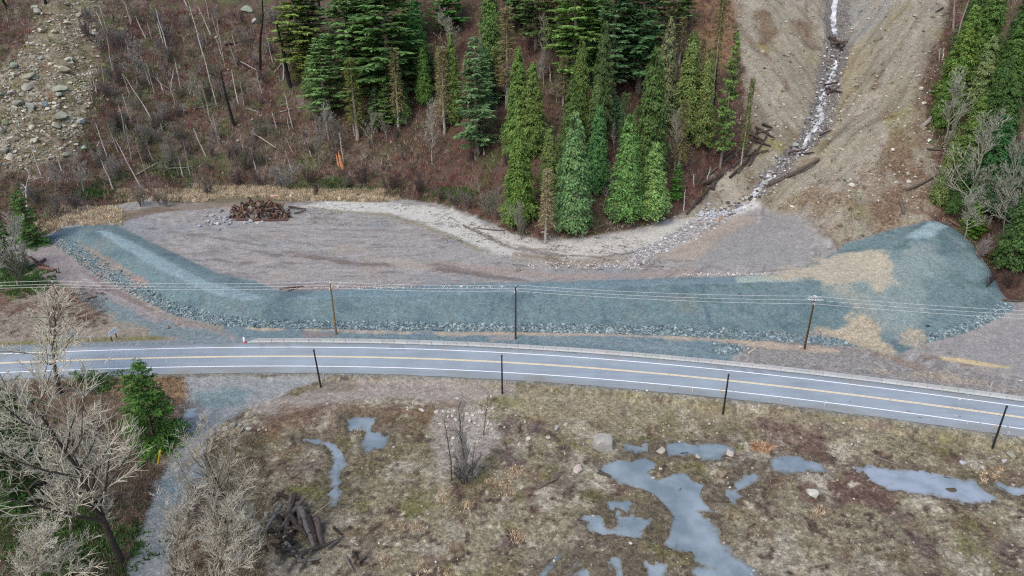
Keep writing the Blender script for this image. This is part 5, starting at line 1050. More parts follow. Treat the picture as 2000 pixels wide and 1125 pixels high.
for (x, y, w) in [(440, 838, 14), (454, 832, 17), (468, 832, 12), (486, 838, 13), (505, 840, 10), (515, 836, 8), (430, 842, 9)]: boulder(x, y, w, (186, 188, 182), 'grey rock in the row across the track mouth', 'row of grey rocks across the track mouth')
for i in range(44):
    x, y = [(915 + rng.normal(0, 20), 810 + rng.normal(0, 7)), (955 + rng.normal(0, 16), 832 + rng.normal(0, 6)), (880 + rng.normal(0, 60), 815 + rng.normal(0, 18))][i % 3]
    boulder(x, y, rng.uniform(4, 11), (206, 202, 196), 'white rock strewn around the bare saplings', 'white rocks strewn around the bare saplings')
for i in range(28): boulder(rng.normal(1925, 28), rng.normal(885, 22), rng.uniform(3, 8), (180, 178, 176), 'grey rock scattered below the last black pole', 'grey rocks scattered below the last black pole')
for i in range(46):
    boulder(rng.normal(430, 20), rng.normal(428, 7), rng.uniform(6, 13), (182, 184, 192) if i % 3 else (160, 160, 166), 'bluish grey boulder in the heap beside the piled logs', 'bluish grey boulders beside the piled logs')
for (x, y, w) in [(490, 434, 15), (503, 437, 12), (478, 437, 10), (512, 434, 9), (425, 438, 13)]: boulder(x, y, w, (214, 216, 220), 'whitish boulder in front of the piled logs', 'whitish boulders in front of the piled logs')
SCW = polyw(SCREE); k = 0
for i in range(900):                     # scree
    x, y = rng.uniform(-10, 200), rng.uniform(0, 335); P = px2w(x, y)
    if sdist(SCW, np.array([P[0]]), np.array([P[1]]))[0] > .5: continue
    if x > 90 and x < 180 and y < 95 and rng.uniform() < .4: pass
    w = min(30, 4.5 + 6.0 * rng.pareto(2.0)); boulder(x, y, w, (198, 194, 178) if rng.uniform() < .7 else (162, 164, 148), 'pale angular rock lodged in the scree', 'pale angular rocks lodged in the scree', 'scree_rock'); k += 1
    if k >= 210: break
for (x, y, w, c) in [(37, 205, 26, (150, 158, 148)), (62, 210, 30, (156, 168, 160)), (85, 205, 24, (152, 166, 160)), (108, 212, 20, (206, 202, 186)), (117, 236, 18, (204, 204, 198)), (20, 180, 20, (190, 192, 188)), (28, 130, 22, (150, 160, 146)), (80, 112, 16, (170, 176, 160)), (135, 116, 20, (180, 182, 162)), (137, 165, 12, (222, 214, 194)), (205, 130, 26, (110, 112, 70)), (238, 63, 20, (120, 130, 66)), (115, 188, 20, (176, 182, 176)), (160, 245, 22, (176, 182, 182)), (165, 290, 18, (150, 170, 160)), (70, 280, 18, (186, 182, 164)), (12, 240, 26, (134, 140, 110))]:
    boulder(x, y, w, c, 'great angular block half sunk in the scree', 'great angular blocks half sunk in the scree', 'scree_rock')
for i in range(150):                     # stream bed
    t = rng.uniform(0, len(STREAM_PX) - 6.01); j = int(t); a = np.array(STREAM_PX[j]); b_ = np.array(STREAM_PX[j + 1]); q = a + (b_ - a) * (t - j); s = 26 - 1.2 * t
    boulder(q[0] + rng.normal(-3, s * .6), q[1] + rng.normal(0, 3), rng.uniform(4, 12), [(168, 172, 176), (120, 122, 126), (190, 192, 196), (84, 86, 94)][i % 4], 'grey boulder in the stony stream bed', 'grey boulders in the stony stream bed', 'stream_boulder')
for i in range(60):
    boulder(rng.normal(1385, 20), rng.normal(418, 7), rng.uniform(5, 12), (190, 196, 208), 'bluish white boulder heaped on the stream fan', 'bluish white boulders heaped on the stream fan', 'stream_boulder')
for i in range(70):
    boulder(rng.uniform(1440, 1820), rng.uniform(20, 400), rng.uniform(2.5, 6.5), (198, 192, 180), 'loose stone on the bare washed slope', 'loose stones on the bare washed slope', 'slope_stone')
for i in range(36):
    x = rng.uniform(1040, 1320); boulder(x, 440 + rng.normal(0, 5) + (22 if x < 1180 else 0) - max(0, x - 1230) * .2, rng.uniform(3, 7), (190, 182, 172), 'pale stone along the silt edge below the stand', 'pale stones along the silt edge', 'slope_stone')

for i in range(135):                      # leafless bushes on the burnt slope
    x, y = rng.uniform(150, 560), rng.uniform(40, 360); hgt = rng.uniform(18, 52); bare('broom' if i % 3 else 'alder', x, y - hgt, y, hgt * rng.uniform(.6, 1.0), [(150, 144, 130), (136, 112, 108), (132, 138, 104), (146, 132, 128), (124, 96, 94), (120, 128, 92), (160, 154, 146)][i % 7], 'grey leafless bush on the burnt slope', 'grey leafless bushes on the burnt slope')
for i in range(40):
    x, y = rng.uniform(560, 1000), rng.uniform(150, 385); hgt = rng.uniform(14, 34)
    if x > 900 and y > 330: continue
    bare('broom', x, y - hgt, y, hgt * rng.uniform(.6, 1.1), [(132, 110, 106), (118, 88, 86), (146, 136, 118), (112, 116, 86)][i % 4], 'reddish leafless bush in the brush below the forest', 'reddish leafless bushes below the forest')
for i in range(46):
    x, y = rng.uniform(200, 560), rng.uniform(0, 350); boulder(x, y, rng.uniform(3, 10), [(172, 174, 168), (150, 154, 146), (190, 190, 186)][i % 3], 'grey rock half hidden in the brush of the slope', 'grey rocks half hidden in the brush of the slope', 'slope_stone')

# riprap band: the largest stones one by one, the remainder as one mass
def band(pts_out, pts_in, n):
    o = []; A = np.array(pts_out, float); B = np.array(pts_in, float)
    L = np.r_[0, np.cumsum(np.linalg.norm(np.diff(A, axis=0), axis=1))]
    for i in range(n):
        s = rng.uniform(0, L[-1]); j = min(np.searchsorted(L, s) - 1, len(A) - 2); j = max(j, 0); t = (s - L[j]) / (L[j + 1] - L[j]); a = A[j] + (A[j + 1] - A[j]) * t; b_ = B[j] + (B[j + 1] - B[j]) * t; o.append(a + (b_ - a) * rng.beta(1.1, 1.4))
    return o
pts = band([(92, 466), (150, 513), (200, 546), (250, 573), (330, 612), (420, 635), (500, 640), (660, 643), (1000, 648), (1300, 655), (1500, 667), (1668, 676)], [(128, 462), (180, 494), (230, 522), (278, 552), (352, 594), (425, 613), (500, 623), (660, 627), (1000, 631), (1300, 635), (1500, 646), (1640, 662)], 8500)
pts += band([(1812, 670), (1900, 645), (1985, 604)], [(1808, 652), (1890, 628), (1955, 590)], 1500)
pts += [(1422 + rng.normal(0, 17), 681 + rng.normal(0, 4.5)) for _ in range(330)]
R_ = []
for q in pts:
    P = px0(*q); R_.append((P[0], P[1], np.clip(rng.lognormal(-1.55, .36), .1, .5)))
R_ = np.array(R_); zz = hfun(R_[:, 0], R_[:, 1]); key = R_[:, 2] / np.hypot(R_[:, 0], R_[:, 1]); od = np.argsort(-key)
RC = [(130, 150, 156), (148, 166, 172), (114, 136, 146), (172, 188, 192), (98, 118, 128), (122, 142, 148)]
for i in od[:280]:
    boulder(0, 0, 0, RC[int(rng.integers(6))], 'blue grey riprap stone at the foot of the berm', 'riprap stones along the foot of the berm', 'riprap_stone', P=np.array([R_[i, 0], R_[i, 1], zz[i]]), size=R_[i, 2] * 1.05, meshes=STONEM)
def stone_mass(X, Y, Z, Sz, cols, name, label, cat, seed):
    r = np.random.default_rng(seed); n = len(X); base = [rock_np(seed + s, ICO1[0], .2, 5) for s in range(6)]; nv = len(ICO1[0]); V = np.zeros((n, nv, 3)); kind = r.integers(0, 6, n); th = r.uniform(0, 6.28, n)
    for s in range(6):
        m = kind == s; b = base[s]; c, sn = np.cos(th[m])[:, None], np.sin(th[m])[:, None]
        V[m, :, 0] = (b[:, 0] * c - b[:, 1] * sn) * Sz[m][:, None] + X[m][:, None]; V[m, :, 1] = (b[:, 0] * sn + b[:, 1] * c) * Sz[m][:, None] + Y[m][:, None]; V[m, :, 2] = (b[:, 2] + .25) * Sz[m][:, None] + Z[m][:, None]
    F = (ICO1[1][None] + (np.arange(n) * nv)[:, None, None]).reshape(-1, 3); C = np.repeat(np.array([alb(*c) for c in cols])[r.integers(0, len(cols), n)] * r.uniform(.8, 1.2, (n, 1)), nv, 0)
    o = link(name, mesh_np(name, V.reshape(-1, 3), F, C, False, M_rock)); tag(o, label, cat, None, 'stuff')
i = od[280:]; stone_mass(R_[i, 0], R_[i, 1], zz[i], R_[i, 2], RC, 'riprap', 'band of blue grey riprap stones along the berm foot', 'riprap', 1200)
def pix_area(n, x0, x1, y0, y1, poly=None, den=None):
    X = rng.uniform(x0, x1, n); Y = rng.uniform(y0, y1, n); P = np.array([px0(a, b) for a, b in zip(X, Y)])
    if poly is not None: P = P[sdist(poly, P[:, 0], P[:, 1]) < 0]
    return P
P = np.concatenate([(lambda Q: Q[fbm(Q[:, 0], Q[:, 1], 7, 441, 4) + .5 * fbm(Q[:, 0], Q[:, 1], 2, 443, 3) > -.05])(pix_area(7000, -10, 210, -5, 340, SCW)), pix_area(1500, 1430, 1850, 0, 430, HILL_W)]); z = hfun(P[:, 0], P[:, 1]); stone_mass(P[:, 0], P[:, 1], z, np.clip(rng.lognormal(-1.45, .5, len(P)), .08, .9), [(200, 196, 184), (172, 170, 156), (212, 210, 202), (150, 142, 124)], 'scree', 'small loose stones strewn over the scree and the washed slope', 'scree', 1300)
FANW = polyw([(1215, 505), (1290, 466), (1350, 430), (1410, 402), (1470, 386), (1500, 335), (1560, 275), (1590, 200), (1615, 80), (1650, 80), (1650, 150), (1625, 250), (1575, 300), (1520, 360), (1480, 395), (1440, 420), (1370, 462), (1300, 495), (1240, 518)])
P = pix_area(5200, 1200, 1660, 70, 530, FANW); z = hfun(P[:, 0], P[:, 1]); stone_mass(P[:, 0], P[:, 1], z, np.clip(rng.lognormal(-1.3, .4, len(P)), .12, .8), [(210, 214, 220), (182, 182, 186), (232, 234, 238), (146, 146, 152), (196, 188, 178)], 'cobbles', 'cobbles of the stream bed and its fan', 'cobbles', 1400)
P = np.concatenate([pix_area(420, 1030, 1260, 508, 526), pix_area(200, 1330, 1500, 534, 538), pix_area(200, 560, 990, 558, 564), pix_area(160, 930, 1200, 455, 500)]); z = hfun(P[:, 0], P[:, 1]); stone_mass(P[:, 0], P[:, 1], z, np.clip(rng.lognormal(-1.8, .4, len(P)), .08, .4), [(214, 210, 208), (190, 184, 180)], 'pebbles', 'white pebbles dotted over the basin', 'pebbles', 1500)
P = np.concatenate([pix_area(800, 480, 2010, 790, 1135), pix_area(300, 950, 2000, 770, 860)]); z = hfun(P[:, 0], P[:, 1]); stone_mass(P[:, 0], P[:, 1], z, np.clip(rng.lognormal(-2.1, .4, len(P)), .05, .3), [(206, 198, 190), (176, 166, 154), (150, 140, 128)], 'field_stones', 'small pale stones dotted over the soggy field', 'stones', 1600)

# ------------------------------------------------------------------ undergrowth, grass, sticks: nobody could count them
def blades(X, Y, Z, n_per, L, Wd, cols, spread, lean, name, label, cat, mat, seed, flat=0.0):
    r = np.random.default_rng(seed); n = len(X) * n_per; i = np.repeat(np.arange(len(X)), n_per); a = r.uniform(0, 2 * math.pi, n); rad = r.uniform(0, spread, n)
    Lc = (L if np.ndim(L) else np.full(len(X), L))[i] * r.uniform(.5, 1.2, n)
    p = np.stack([X[i] + np.cos(a) * rad, Y[i] + np.sin(a) * rad, Z[i]], 1); p[:, 2] -= .05
    th = r.uniform(0, 2 * math.pi, n); tl = r.uniform(0, lean, n) if flat == 0 else math.pi / 2 - np.abs(r.normal(0, flat, n)); d = np.stack([np.cos(th) * np.sin(tl), np.sin(th) * np.sin(tl), np.cos(tl)], 1)
    s = np.cross(d, r.normal(0, 1, (n, 3))); s /= np.linalg.norm(s, axis=1, keepdims=True) + 1e-9; w = Wd * r.uniform(.6, 1.4, n)[:, None]
    V = np.stack([p - s * w, p + s * w, p + d * Lc[:, None]], 1).reshape(-1, 3); F = np.arange(n * 3).reshape(-1, 3)
    ca = np.array([alb(*c) for c in cols]); pk = np.clip((fbm(X, Y, 7, seed, 3) * .9 + .5) * len(cols) + r.normal(0, 1.1, len(X)), 0, len(cols) - 1).astype(int) if len(cols) > 5 else r.integers(0, len(cols), len(X))
    c = ca[pk][i] * r.uniform(.6, 1.35, len(X))[i][:, None] * r.uniform(.65, 1.35, (n, 1)); C = np.repeat(c, 3, 0)
    o = link(name, mesh_np(name, V, F, C, False, mat)); tag(o, label, cat, None, 'stuff'); return o
gw, sw = polyw(GULLY), SCW
def hill_pts(n, seed, keep=None):
    r = np.random.default_rng(seed); X = r.uniform(-190, 190, n); Y = r.uniform(150, 300, n); ok = (sdist(HILL_W, X, Y) < -.3) & (np.abs(X) < .78 * Y + 15)
    g = sdist(gw, X, Y); ok &= (g > 0) | (r.uniform(0, 1, n) < .06); ok &= (sdist(sw, X, Y) > -1) | (r.uniform(0, 1, n) < .12)
    if keep is not None: ok &= keep(X, Y, r)
    return X[ok], Y[ok]
X, Y = hill_pts(42000, 21); Z = hfun(X, Y); blades(X, Y, Z, 9, np.random.default_rng(1).uniform(.9, 2.3, len(X)), .055, [(158, 118, 116), (122, 88, 84), (152, 98, 94), (106, 78, 74), (170, 150, 136), (130, 112, 96), (142, 134, 98), (112, 112, 76), (160, 154, 136)], .9, 1.1, 'undergrowth', 'reddish brown leafless undergrowth covering the hillside', 'undergrowth', M_dry, 31)
lf = lambda X, Y, r: (X < -25)
X, Y = hill_pts(16000, 22, lf); Z = hfun(X, Y); blades(X, Y, Z, 7, np.random.default_rng(2).uniform(1.0, 2.6, len(X)), .05, [(176, 164, 156), (150, 136, 130), (150, 144, 118), (186, 178, 170)], .9, 1.0, 'grey_brush', 'greyish twiggy brush on the burnt part of the hillside', 'undergrowth', M_dry, 32)
gp = lambda X, Y, r: fbm(X, Y, 9, 321, 4) + .5 * fbm(X, Y, 3, 322, 3) > np.where(X < -25, -.04, .22)
X, Y = hill_pts(26000, 23, gp); Z = hfun(X, Y); blades(X, Y, Z, 9, np.random.default_rng(3).uniform(.5, 1.1, len(X)), .13, [(116, 136, 84), (134, 144, 94), (104, 122, 76), (148, 148, 100)], .8, 1.3, 'ferns', 'patches of green ferns and bramble on the hillside', 'ferns', M_leaf, 33)
for (x, y, w, h, n) in [(640, 365, 40, 14, 160), (880, 380, 40, 12, 200), (175, 378, 30, 10, 120), (340, 335, 34, 20, 90), (700, 372, 24, 8, 60), (755, 376, 30, 10, 70)]: pass
P = pix_area(3200, -10, 210, -5, 340, SCW); P = P[fbm(P[:, 0], P[:, 1], 5, 451, 4) > -.02]; blades(P[:, 0], P[:, 1], hfun(P[:, 0], P[:, 1]), 12, .7, .08, [(132, 130, 88), (118, 122, 78), (140, 122, 98), (150, 140, 110)], .9, 1.2, 'slope_grass', 'grass and moss growing between the scree rocks', 'grass', M_dry, 52)
gpts = np.array([px0(x + rng.normal(0, w / 2), y + rng.normal(0, h / 2)) for (x, y, w, h, n) in [(640, 362, 44, 14, 260), (890, 378, 44, 12, 320), (175, 378, 34, 10, 200), (345, 335, 34, 20, 120), (710, 372, 34, 8, 90), (45, 552, 60, 26, 260), (1845, 230, 24, 50, 160), (1890, 380, 40, 60, 200), (125, 1060, 130, 70, 900), (20, 860, 60, 90, 400), (190, 750, 40, 20, 120)] for _ in range(n)])
blades(gpts[:, 0], gpts[:, 1], hfun(gpts[:, 0], gpts[:, 1]), 12, .9, .13, [(104, 142, 82), (120, 156, 92), (94, 126, 76)], .8, 1.2, 'bramble', 'bright green bramble in thick patches', 'bramble', M_leaf, 34)
dg = np.concatenate([np.array([px0(x, y) for x, y in zip(rng.uniform(a, b, n), np.interp(rng.uniform(0, 1, n), [0, 1], [c, d]) + 0)]) for a, b, c, d, n in [(230, 420, 372, 394, 420), (380, 560, 366, 386, 620), (540, 750, 372, 390, 700), (560, 780, 380, 394, 120), (110, 240, 405, 440, 420), (60, 120, 430, 452, 60)]])
dg = dg[fbm(dg[:, 0], dg[:, 1], 4, 331, 3) > -.45]
blades(dg[:, 0], dg[:, 1], hfun(dg[:, 0], dg[:, 1]), 26, 1.15, .06, [(232, 214, 184), (218, 198, 166), (240, 226, 200), (200, 180, 150)], .75, .8, 'dry_grass', 'strip of tall straw coloured grass along the hillside foot', 'dry grass', M_dry, 35)
dt = np.array([px0(x + rng.normal(0, 7), y + rng.normal(0, 6)) for x, y in [(868, 972), (915, 990), (965, 940), (990, 945), (1010, 918), (785, 1030), (815, 1028), (1008, 1045), (825, 1110), (880, 1120), (1012, 1050), (1945, 930), (1490, 873), (755, 1095), (990, 960), (1000, 920), (1600, 1000), (240, 770), (310, 900), (380, 955), (700, 838), (1925, 930)] for _ in range(16)])
blades(dt[:, 0], dt[:, 1], hfun(dt[:, 0], dt[:, 1]), 16, .55, .035, [(230, 206, 176), (212, 188, 158), (238, 218, 190)], .35, 1.0, 'straw_tufts', 'bleached straw tufts dotted over the soggy field', 'dry grass', M_dry, 36)
P = np.concatenate([pix_area(500, 850, 1060, 405, 475), pix_area(260, 600, 860, 398, 440), pix_area(420, 1040, 1260, 462, 520), pix_area(260, 1000, 1300, 505, 530)]); P = P[(sdist(HILL_W, P[:, 0], P[:, 1]) > .5)]; P = P[fbm(P[:, 0], P[:, 1], 6, 461, 3) > -.1]
blades(P[:, 0], P[:, 1], hfun(P[:, 0], P[:, 1]) + .06, 3, np.random.default_rng(6).uniform(.4, 1.8, len(P)), .06, [(110, 98, 92), (90, 80, 76), (140, 126, 112)], .6, 0, 'drift_litter', 'dark twigs washed onto the pale silt', 'litter', M_dry, 53, .12)
def field_pts(n, seed, x0, x1, y0, y1, thr=None, sc=5, sd=0):
    P = pix_area(n, x0, x1, y0, y1); w = np.ones(len(P), bool)
    for nm, q, lv in pud: w &= sdist(q, P[:, 0], P[:, 1], 2) > (rng.choice([.1, -1.0, -2.2], len(P), p=[.72, .2, .08]) if nm not in ('track1', 'track2') else -9)
    w &= (sdist(TRK, P[:, 0], P[:, 1]) > -.3) & (road_off(P[:, 0], P[:, 1]) < -7)
    if thr is not None: w &= fbm(P[:, 0], P[:, 1], sc, sd, 4) > thr
    return P[w]
P = field_pts(7000, 41, 430, 2060, 790, 1150, -.25, 6, 341); blades(P[:, 0], P[:, 1], hfun(P[:, 0], P[:, 1]), 8, np.random.default_rng(4).uniform(.3, .9, len(P)), .022, [(98, 80, 70), (150, 132, 112), (76, 62, 58), (178, 164, 142)], .6, 0, 'field_litter', 'flattened sticks and dead stalks littering the field', 'litter', M_dry, 42, .25)
P = field_pts(3600, 43, 430, 2060, 775, 1150, .0, 7, 351); blades(P[:, 0], P[:, 1], hfun(P[:, 0], P[:, 1]), 10, .38, .025, [(124, 116, 84), (138, 128, 98), (106, 104, 66), (152, 140, 110)], .45, 1.0, 'field_grass', 'short withered grass of the field', 'grass', M_dry, 44)
P = field_pts(2600, 45, 480, 2060, 795, 1150, .15, 5, 361); blades(P[:, 0], P[:, 1], hfun(P[:, 0], P[:, 1]), 12, .7, .02, [(104, 82, 82), (92, 70, 70), (116, 98, 92)], .5, .9, 'field_weeds', 'purplish weed stalks in patches of the field', 'weeds', M_dry, 46)
P = field_pts(6500, 47, -60, 400, 735, 1160); blades(P[:, 0], P[:, 1], hfun(P[:, 0], P[:, 1]), 10, np.random.default_rng(5).uniform(.4, 1.3, len(P)), .03, [(150, 128, 110), (120, 102, 90), (170, 146, 124), (140, 136, 108), (112, 90, 82), (184, 172, 152)], .7, 1.1, 'forest_brush', 'rusty brush and bracken under the bare trees', 'undergrowth', M_dry, 48)
P = pix_area(1800, 400, 515, 850, 1150); P = P[sdist(TRK, P[:, 0], P[:, 1]) > 0]; blades(P[:, 0], P[:, 1], hfun(P[:, 0], P[:, 1]), 9, 1.2, .022, [(160, 150, 124), (140, 128, 106), (176, 166, 142)], .7, .9, 'thicket', 'pale leafless thicket around the near log pile', 'undergrowth', M_dry, 49)
P = np.concatenate([pix_area(500, 95, 210, 560, 640), pix_area(260, -10, 120, 560, 660), pix_area(500, 1905, 2060, 480, 590)]); P = P[sdist(BERM_W, P[:, 0], P[:, 1]) > .5]; blades(P[:, 0], P[:, 1], hfun(P[:, 0], P[:, 1]), 9, .8, .03, [(112, 76, 70), (128, 98, 84), (92, 62, 58), (146, 120, 100)], .6, 1.2, 'verge_brush', 'reddish brush on the verge and behind the mound', 'undergrowth', M_dry, 50)

# ------------------------------------------------------------------ stream water
def stream(pts, wds, name, label, mat, rise=.22):
    V = []; F = []
    P = [px2w(x, y) for x, y in pts]; Q = []; Wq = []
    for i in range(len(P) - 1):
        for t in np.linspace(0, 1, 7)[:-1]:
            q = P[i] + (P[i + 1] - P[i]) * t; q[0] += .35 * math.sin(i * 3 + t * 7); q[2] = hz(q[0], q[1]) + rise; Q.append(q); Wq.append((wds[i] + (wds[i + 1] - wds[i]) * t) * (1 + .45 * math.sin(i * 5 + t * 17) + rng.uniform(-.25, .25)))
    for i, q in enumerate(Q):
        d = Q[min(i + 1, len(Q) - 1)] - Q[max(i - 1, 0)]; n = np.array([-d[1], d[0], 0]); n /= np.linalg.norm(n) + 1e-9
        for k, zz_ in ((-1, -.12), (-.4, .06), (.4, .06), (1, -.12)): V.append(q + n * Wq[i] * k * .5 + np.array([0, 0, zz_]))
    F = [[i * 4 + k, i * 4 + k + 1, i * 4 + k + 5, i * 4 + k + 4] for i in range(len(Q) - 1) for k in range(3)]
    me = mesh_np(name, V, F, None, True, mat); o = link(name, me); tag(o, label, 'stream', None, 'structure')
stream([(1631, -30), (1631, 0), (1629, 28), (1628, 48), (1629, 66)], [4.2, 4.0, 3.2, 3.8, 2.2], 'waterfall', 'white waterfall sliding down bare rock at the head of the gully', M_white)
stream([(1632, 112), (1636, 122), (1622, 140), (1618, 158), (1604, 182), (1598, 205)], [.6, 1.3, .8, 1.4, 1.1, 1.6], 'stream', 'white cascade in the upper gully', M_white)
stream([(1598, 198), (1607, 210), (1608, 222), (1600, 234), (1590, 250), (1580, 258), (1570, 285), (1562, 300)], [1.2, 2.4, 2.6, 1.6, 1.6, 1.4, 1.6, 1.0], 'stream', 'white cascade tumbling through the middle of the gully', M_white)
stream([(1500, 334), (1508, 345), (1490, 352), (1476, 374), (1464, 386)], [1.0, 2.2, 1.2, 2.2, .8], 'stream', 'white riffle at the stream mouth', M_white)
stream([(1456, 402), (1442, 410), (1425, 420)], [.7, 1.3, .6], 'stream', 'last white riffle fading into the cobble fan', M_white, .15)

# ------------------------------------------------------------------ power line
def crossarm(b, z, L, ang, c=(1, 1, 1)):
    M = [[math.cos(ang), -math.sin(ang), 0], [math.sin(ang), math.cos(ang), 0], [0, 0, 1]]; b.box(0, 0, z, L, .12, .14, c, M)
poles = [(135, 656, 104, 552, 'utility pole furthest left, standing in a round gravel patch'), (657, 653, 645, 554, 'brown utility pole nearest the start of the concrete barrier'), (1007, 662, 1007, 560, 'dark utility pole mid way along the berm'), (1571, 682, 1588, 580, 'utility pole with a crowded white crossarm and guy wires')]
HEADS = []
def insul(b, p, s=1.0):
    b.tube([p, np.add(p, (0, 0, .16 * s)), np.add(p, (0, 0, .2 * s)), np.add(p, (0, 0, .32 * s))], [.05 * s, .11 * s, .07 * s, .09 * s], 8)
for n, (bx, by, tx, ty, lb) in enumerate(poles):
    P = px2w(bx, by); H = height_to(P, ty); r = empty('utility_pole', P); tag(r, lb, 'utility pole', 'utility poles along the berm')
    b = MB(); b.tube([(0, 0, -.4), (0, 0, H * .5), (0, 0, H)], [.21, .175, .14], 12); b.build('shaft', M_bark, r, True, alb(*[(96, 78, 62), (134, 112, 76), (78, 62, 56), (92, 66, 44)][n]))
    if n < 3:
        for dx, dz in ((0, .02), (.24, -.72), (-.24, -1.3)):
            i_ = MB(); insul(i_, (dx, 0, H + dz), 1.2)
            if dx: i_.tube([(0, 0, H + dz - .08), (dx, 0, H + dz + .02)], [.05, .05], 6)
            i_.build('insulator', M_paint, r, True, alb(236, 236, 240))
        HEADS.append([np.array([P[0], P[1], P[2] + H + .4]), np.array([P[0] + .24, P[1], P[2] + H - .32]), np.array([P[0] - .24, P[1], P[2] + H - .9])])
        if n == 0:
            g = MB(); g.tube([(0, 0, .02), (0, 0, .10)], [1.3, .9], 14); g.build('gravel_collar', M_rock, r, False, alb(104, 132, 142))
        b2 = MB(); b2.box(.22, 0, 1.6, .03, .14, .5); b2.build('marker_plate', M_paint, r, False, alb(210, 206, 190))
    else:
        for dz, yy in ((-.25, -.16), (-.25, .16), (-1.15, -.16), (-1.15, .16)):
            a = MB(); a.box(0, yy, H + dz, .12, .1, .14) ; a = MB(); a.box(0, yy * 1.0, H + dz, 2.2, .1, .14, (1, 1, 1), [[.35, -.94, 0], [.94, .35, 0], [0, 0, 1]]); a.build('crossarm', M_paint, r, False, alb(214, 220, 228))
        for sx in (-1, 1):
            for k, dy in enumerate((-.9, 0, .9)):
                i_ = MB(); i_.tube([(sx * .1, dy, H - .25 - .4 * k), (sx * .9, dy, H - .22 - .4 * k)], [.07, .09], 8); i_.build('insulator', M_paint, r, True, alb(226, 230, 238))
        for k in range(3):
            j = MB(); t = np.linspace(-1, 1, 9); j.tube([(x * 1.3, (k - 1) * .9, H - .4 * k + .75 * (1 - x * x) - .2) for x in t], .035, 5); j.build('jumper_wire', M_metal, r, True, alb(226, 232, 240))
        sw_ = MB(); sw_.box(0, 0, H + .12, .5, .9, .2); sw_.build('switch', M_paint, r, False, alb(206, 214, 226))
        for gx, gy in ((1522, 640), (1637, 642)):
            G = px2w(gx, gy) - P; g = MB(); g.tube([(0, 0, H - 1.0), tuple(G)], .03, 5); g.build('guy_wire', M_metal, r, True, alb(206, 220, 226))
        HEADS.append([np.array([P[0], P[1] + (.9 - k * .9), P[2] + H - .25 - .4 * k]) for k in range(3)])
Lf = HEADS[0][0] + (HEADS[0][0] - HEADS[1][0]) * .9; 
for k, lb in enumerate(('uppermost power line wire on the pole tops', 'middle power line wire below the pole tops', 'lowest power line wire of the three')):
    pts_ = [HEADS[0][k] + np.array([-66, 3, -1.2])] + [h[k] for h in HEADS] + [HEADS[3][k] + np.array([72, -8, -.6])]
    W_ = []
    for a, b_ in zip(pts_[:-1], pts_[1:]):
        n_ = 14; sag = np.linalg.norm(b_ - a) * .010
        for t in np.linspace(0, 1, n_)[:-1]: W_.append(a + (b_ - a) * t - np.array([0, 0, 4 * sag * t * (1 - t)]))
    W_.append(pts_[-1]); b = MB(); b.tube(W_, .036, 5); o = b.build('power_line_wire', M_metal, None, True, alb(216, 222, 226)); tag(o, lb, 'wire')
for (bx, by, tx, ty, lb) in [(627, 756, 613, 685, 'first black pole, beside the muddy turnout'), (981, 770, 980, 696, 'black pole standing upright above the white rocks'), (1412, 809, 1423, 733, 'black pole above the long roadside puddle'), (1938, 876, 1966, 795, 'last black pole, leaning toward the grey boulders')]:
    P = px2w(bx, by); d = ray(tx, ty); k = P[1] / d[1]; T = np.array([d[0] * k, P[1], CAM_H + d[2] * k]) - P; r = empty('utility_pole', P); tag(r, lb, 'pole', 'black poles on the field side of the road')
    b = MB(); b.tube([(0, 0, -.4), tuple(T * .5), tuple(T)], [.17, .15, .12], 10); b.build('shaft', M_bark, r, True, alb(48, 46, 46)); c = MB(); c.tube([tuple(T * .985), tuple(T * 1.03)], [.17, .15], 8); c.build('cap', M_paint, r, True, alb(58, 58, 60))

# ------------------------------------------------------------------ concrete barriers
def barrier_mesh(end=False):
    pr = np.array([(-.3, 0), (-.3, .08), (-.12, .32), (-.085, .81), (.085, .81), (.12, .32), (.3, .08), (.3, 0)]); L = 2.485; b = MB(); V = []; 
    st = [(-L / 2, 1.0), (L / 2, 1.0)] if not end else [(-L / 2, .12), (L / 2 - .1, 1.0), (L / 2, 1.0)]
    for x, s in st: V += [(x, p[0], p[1] * s) for p in pr]
    F = [[i * 8 + k, i * 8 + (k + 1) % 8, (i + 1) * 8 + (k + 1) % 8, (i + 1) * 8 + k] for i in range(len(st) - 1) for k in range(8)]; b.add(V, F)
    for i, fl in ((0, 1), (len(st) - 1, 0)):
        q = np.array(V[i * 8:(i + 1) * 8]); f = [[0, k, k + 1] for k in range(1, 7)]; b.add(q, f if fl else [t[::-1] for t in f])
    return b.mesh('concrete_barrier', M_conc)
BM_, BE_ = barrier_mesh(), barrier_mesh(True)
X = float(onz(484, 668, 0)[0]); nb = 0
while X < 200:
    p = road_pt(X, 5.75); q = road_pt(X + 1.0, 5.75); d = q - p; d /= np.linalg.norm(d); p2 = p + d * 2.5; mid = (p + p2) / 2
    o = link('concrete_barrier', BE_ if nb == 0 else BM_, None, None, jit(alb(190, 194, 198), .06)); o.location = (mid[0], mid[1], .0); o.rotation_euler = (0, 0, math.atan2(d[1], d[0]))
    if nb == 0: tag(o, 'sloped end piece of the concrete barrier behind the cone', 'barrier')
    else: tag(o, 'pale concrete barrier segment along the far road edge', 'barrier', 'concrete barrier segments along the road')
    X += 2.5 / float(np.linalg.norm(q - p)); nb += 1
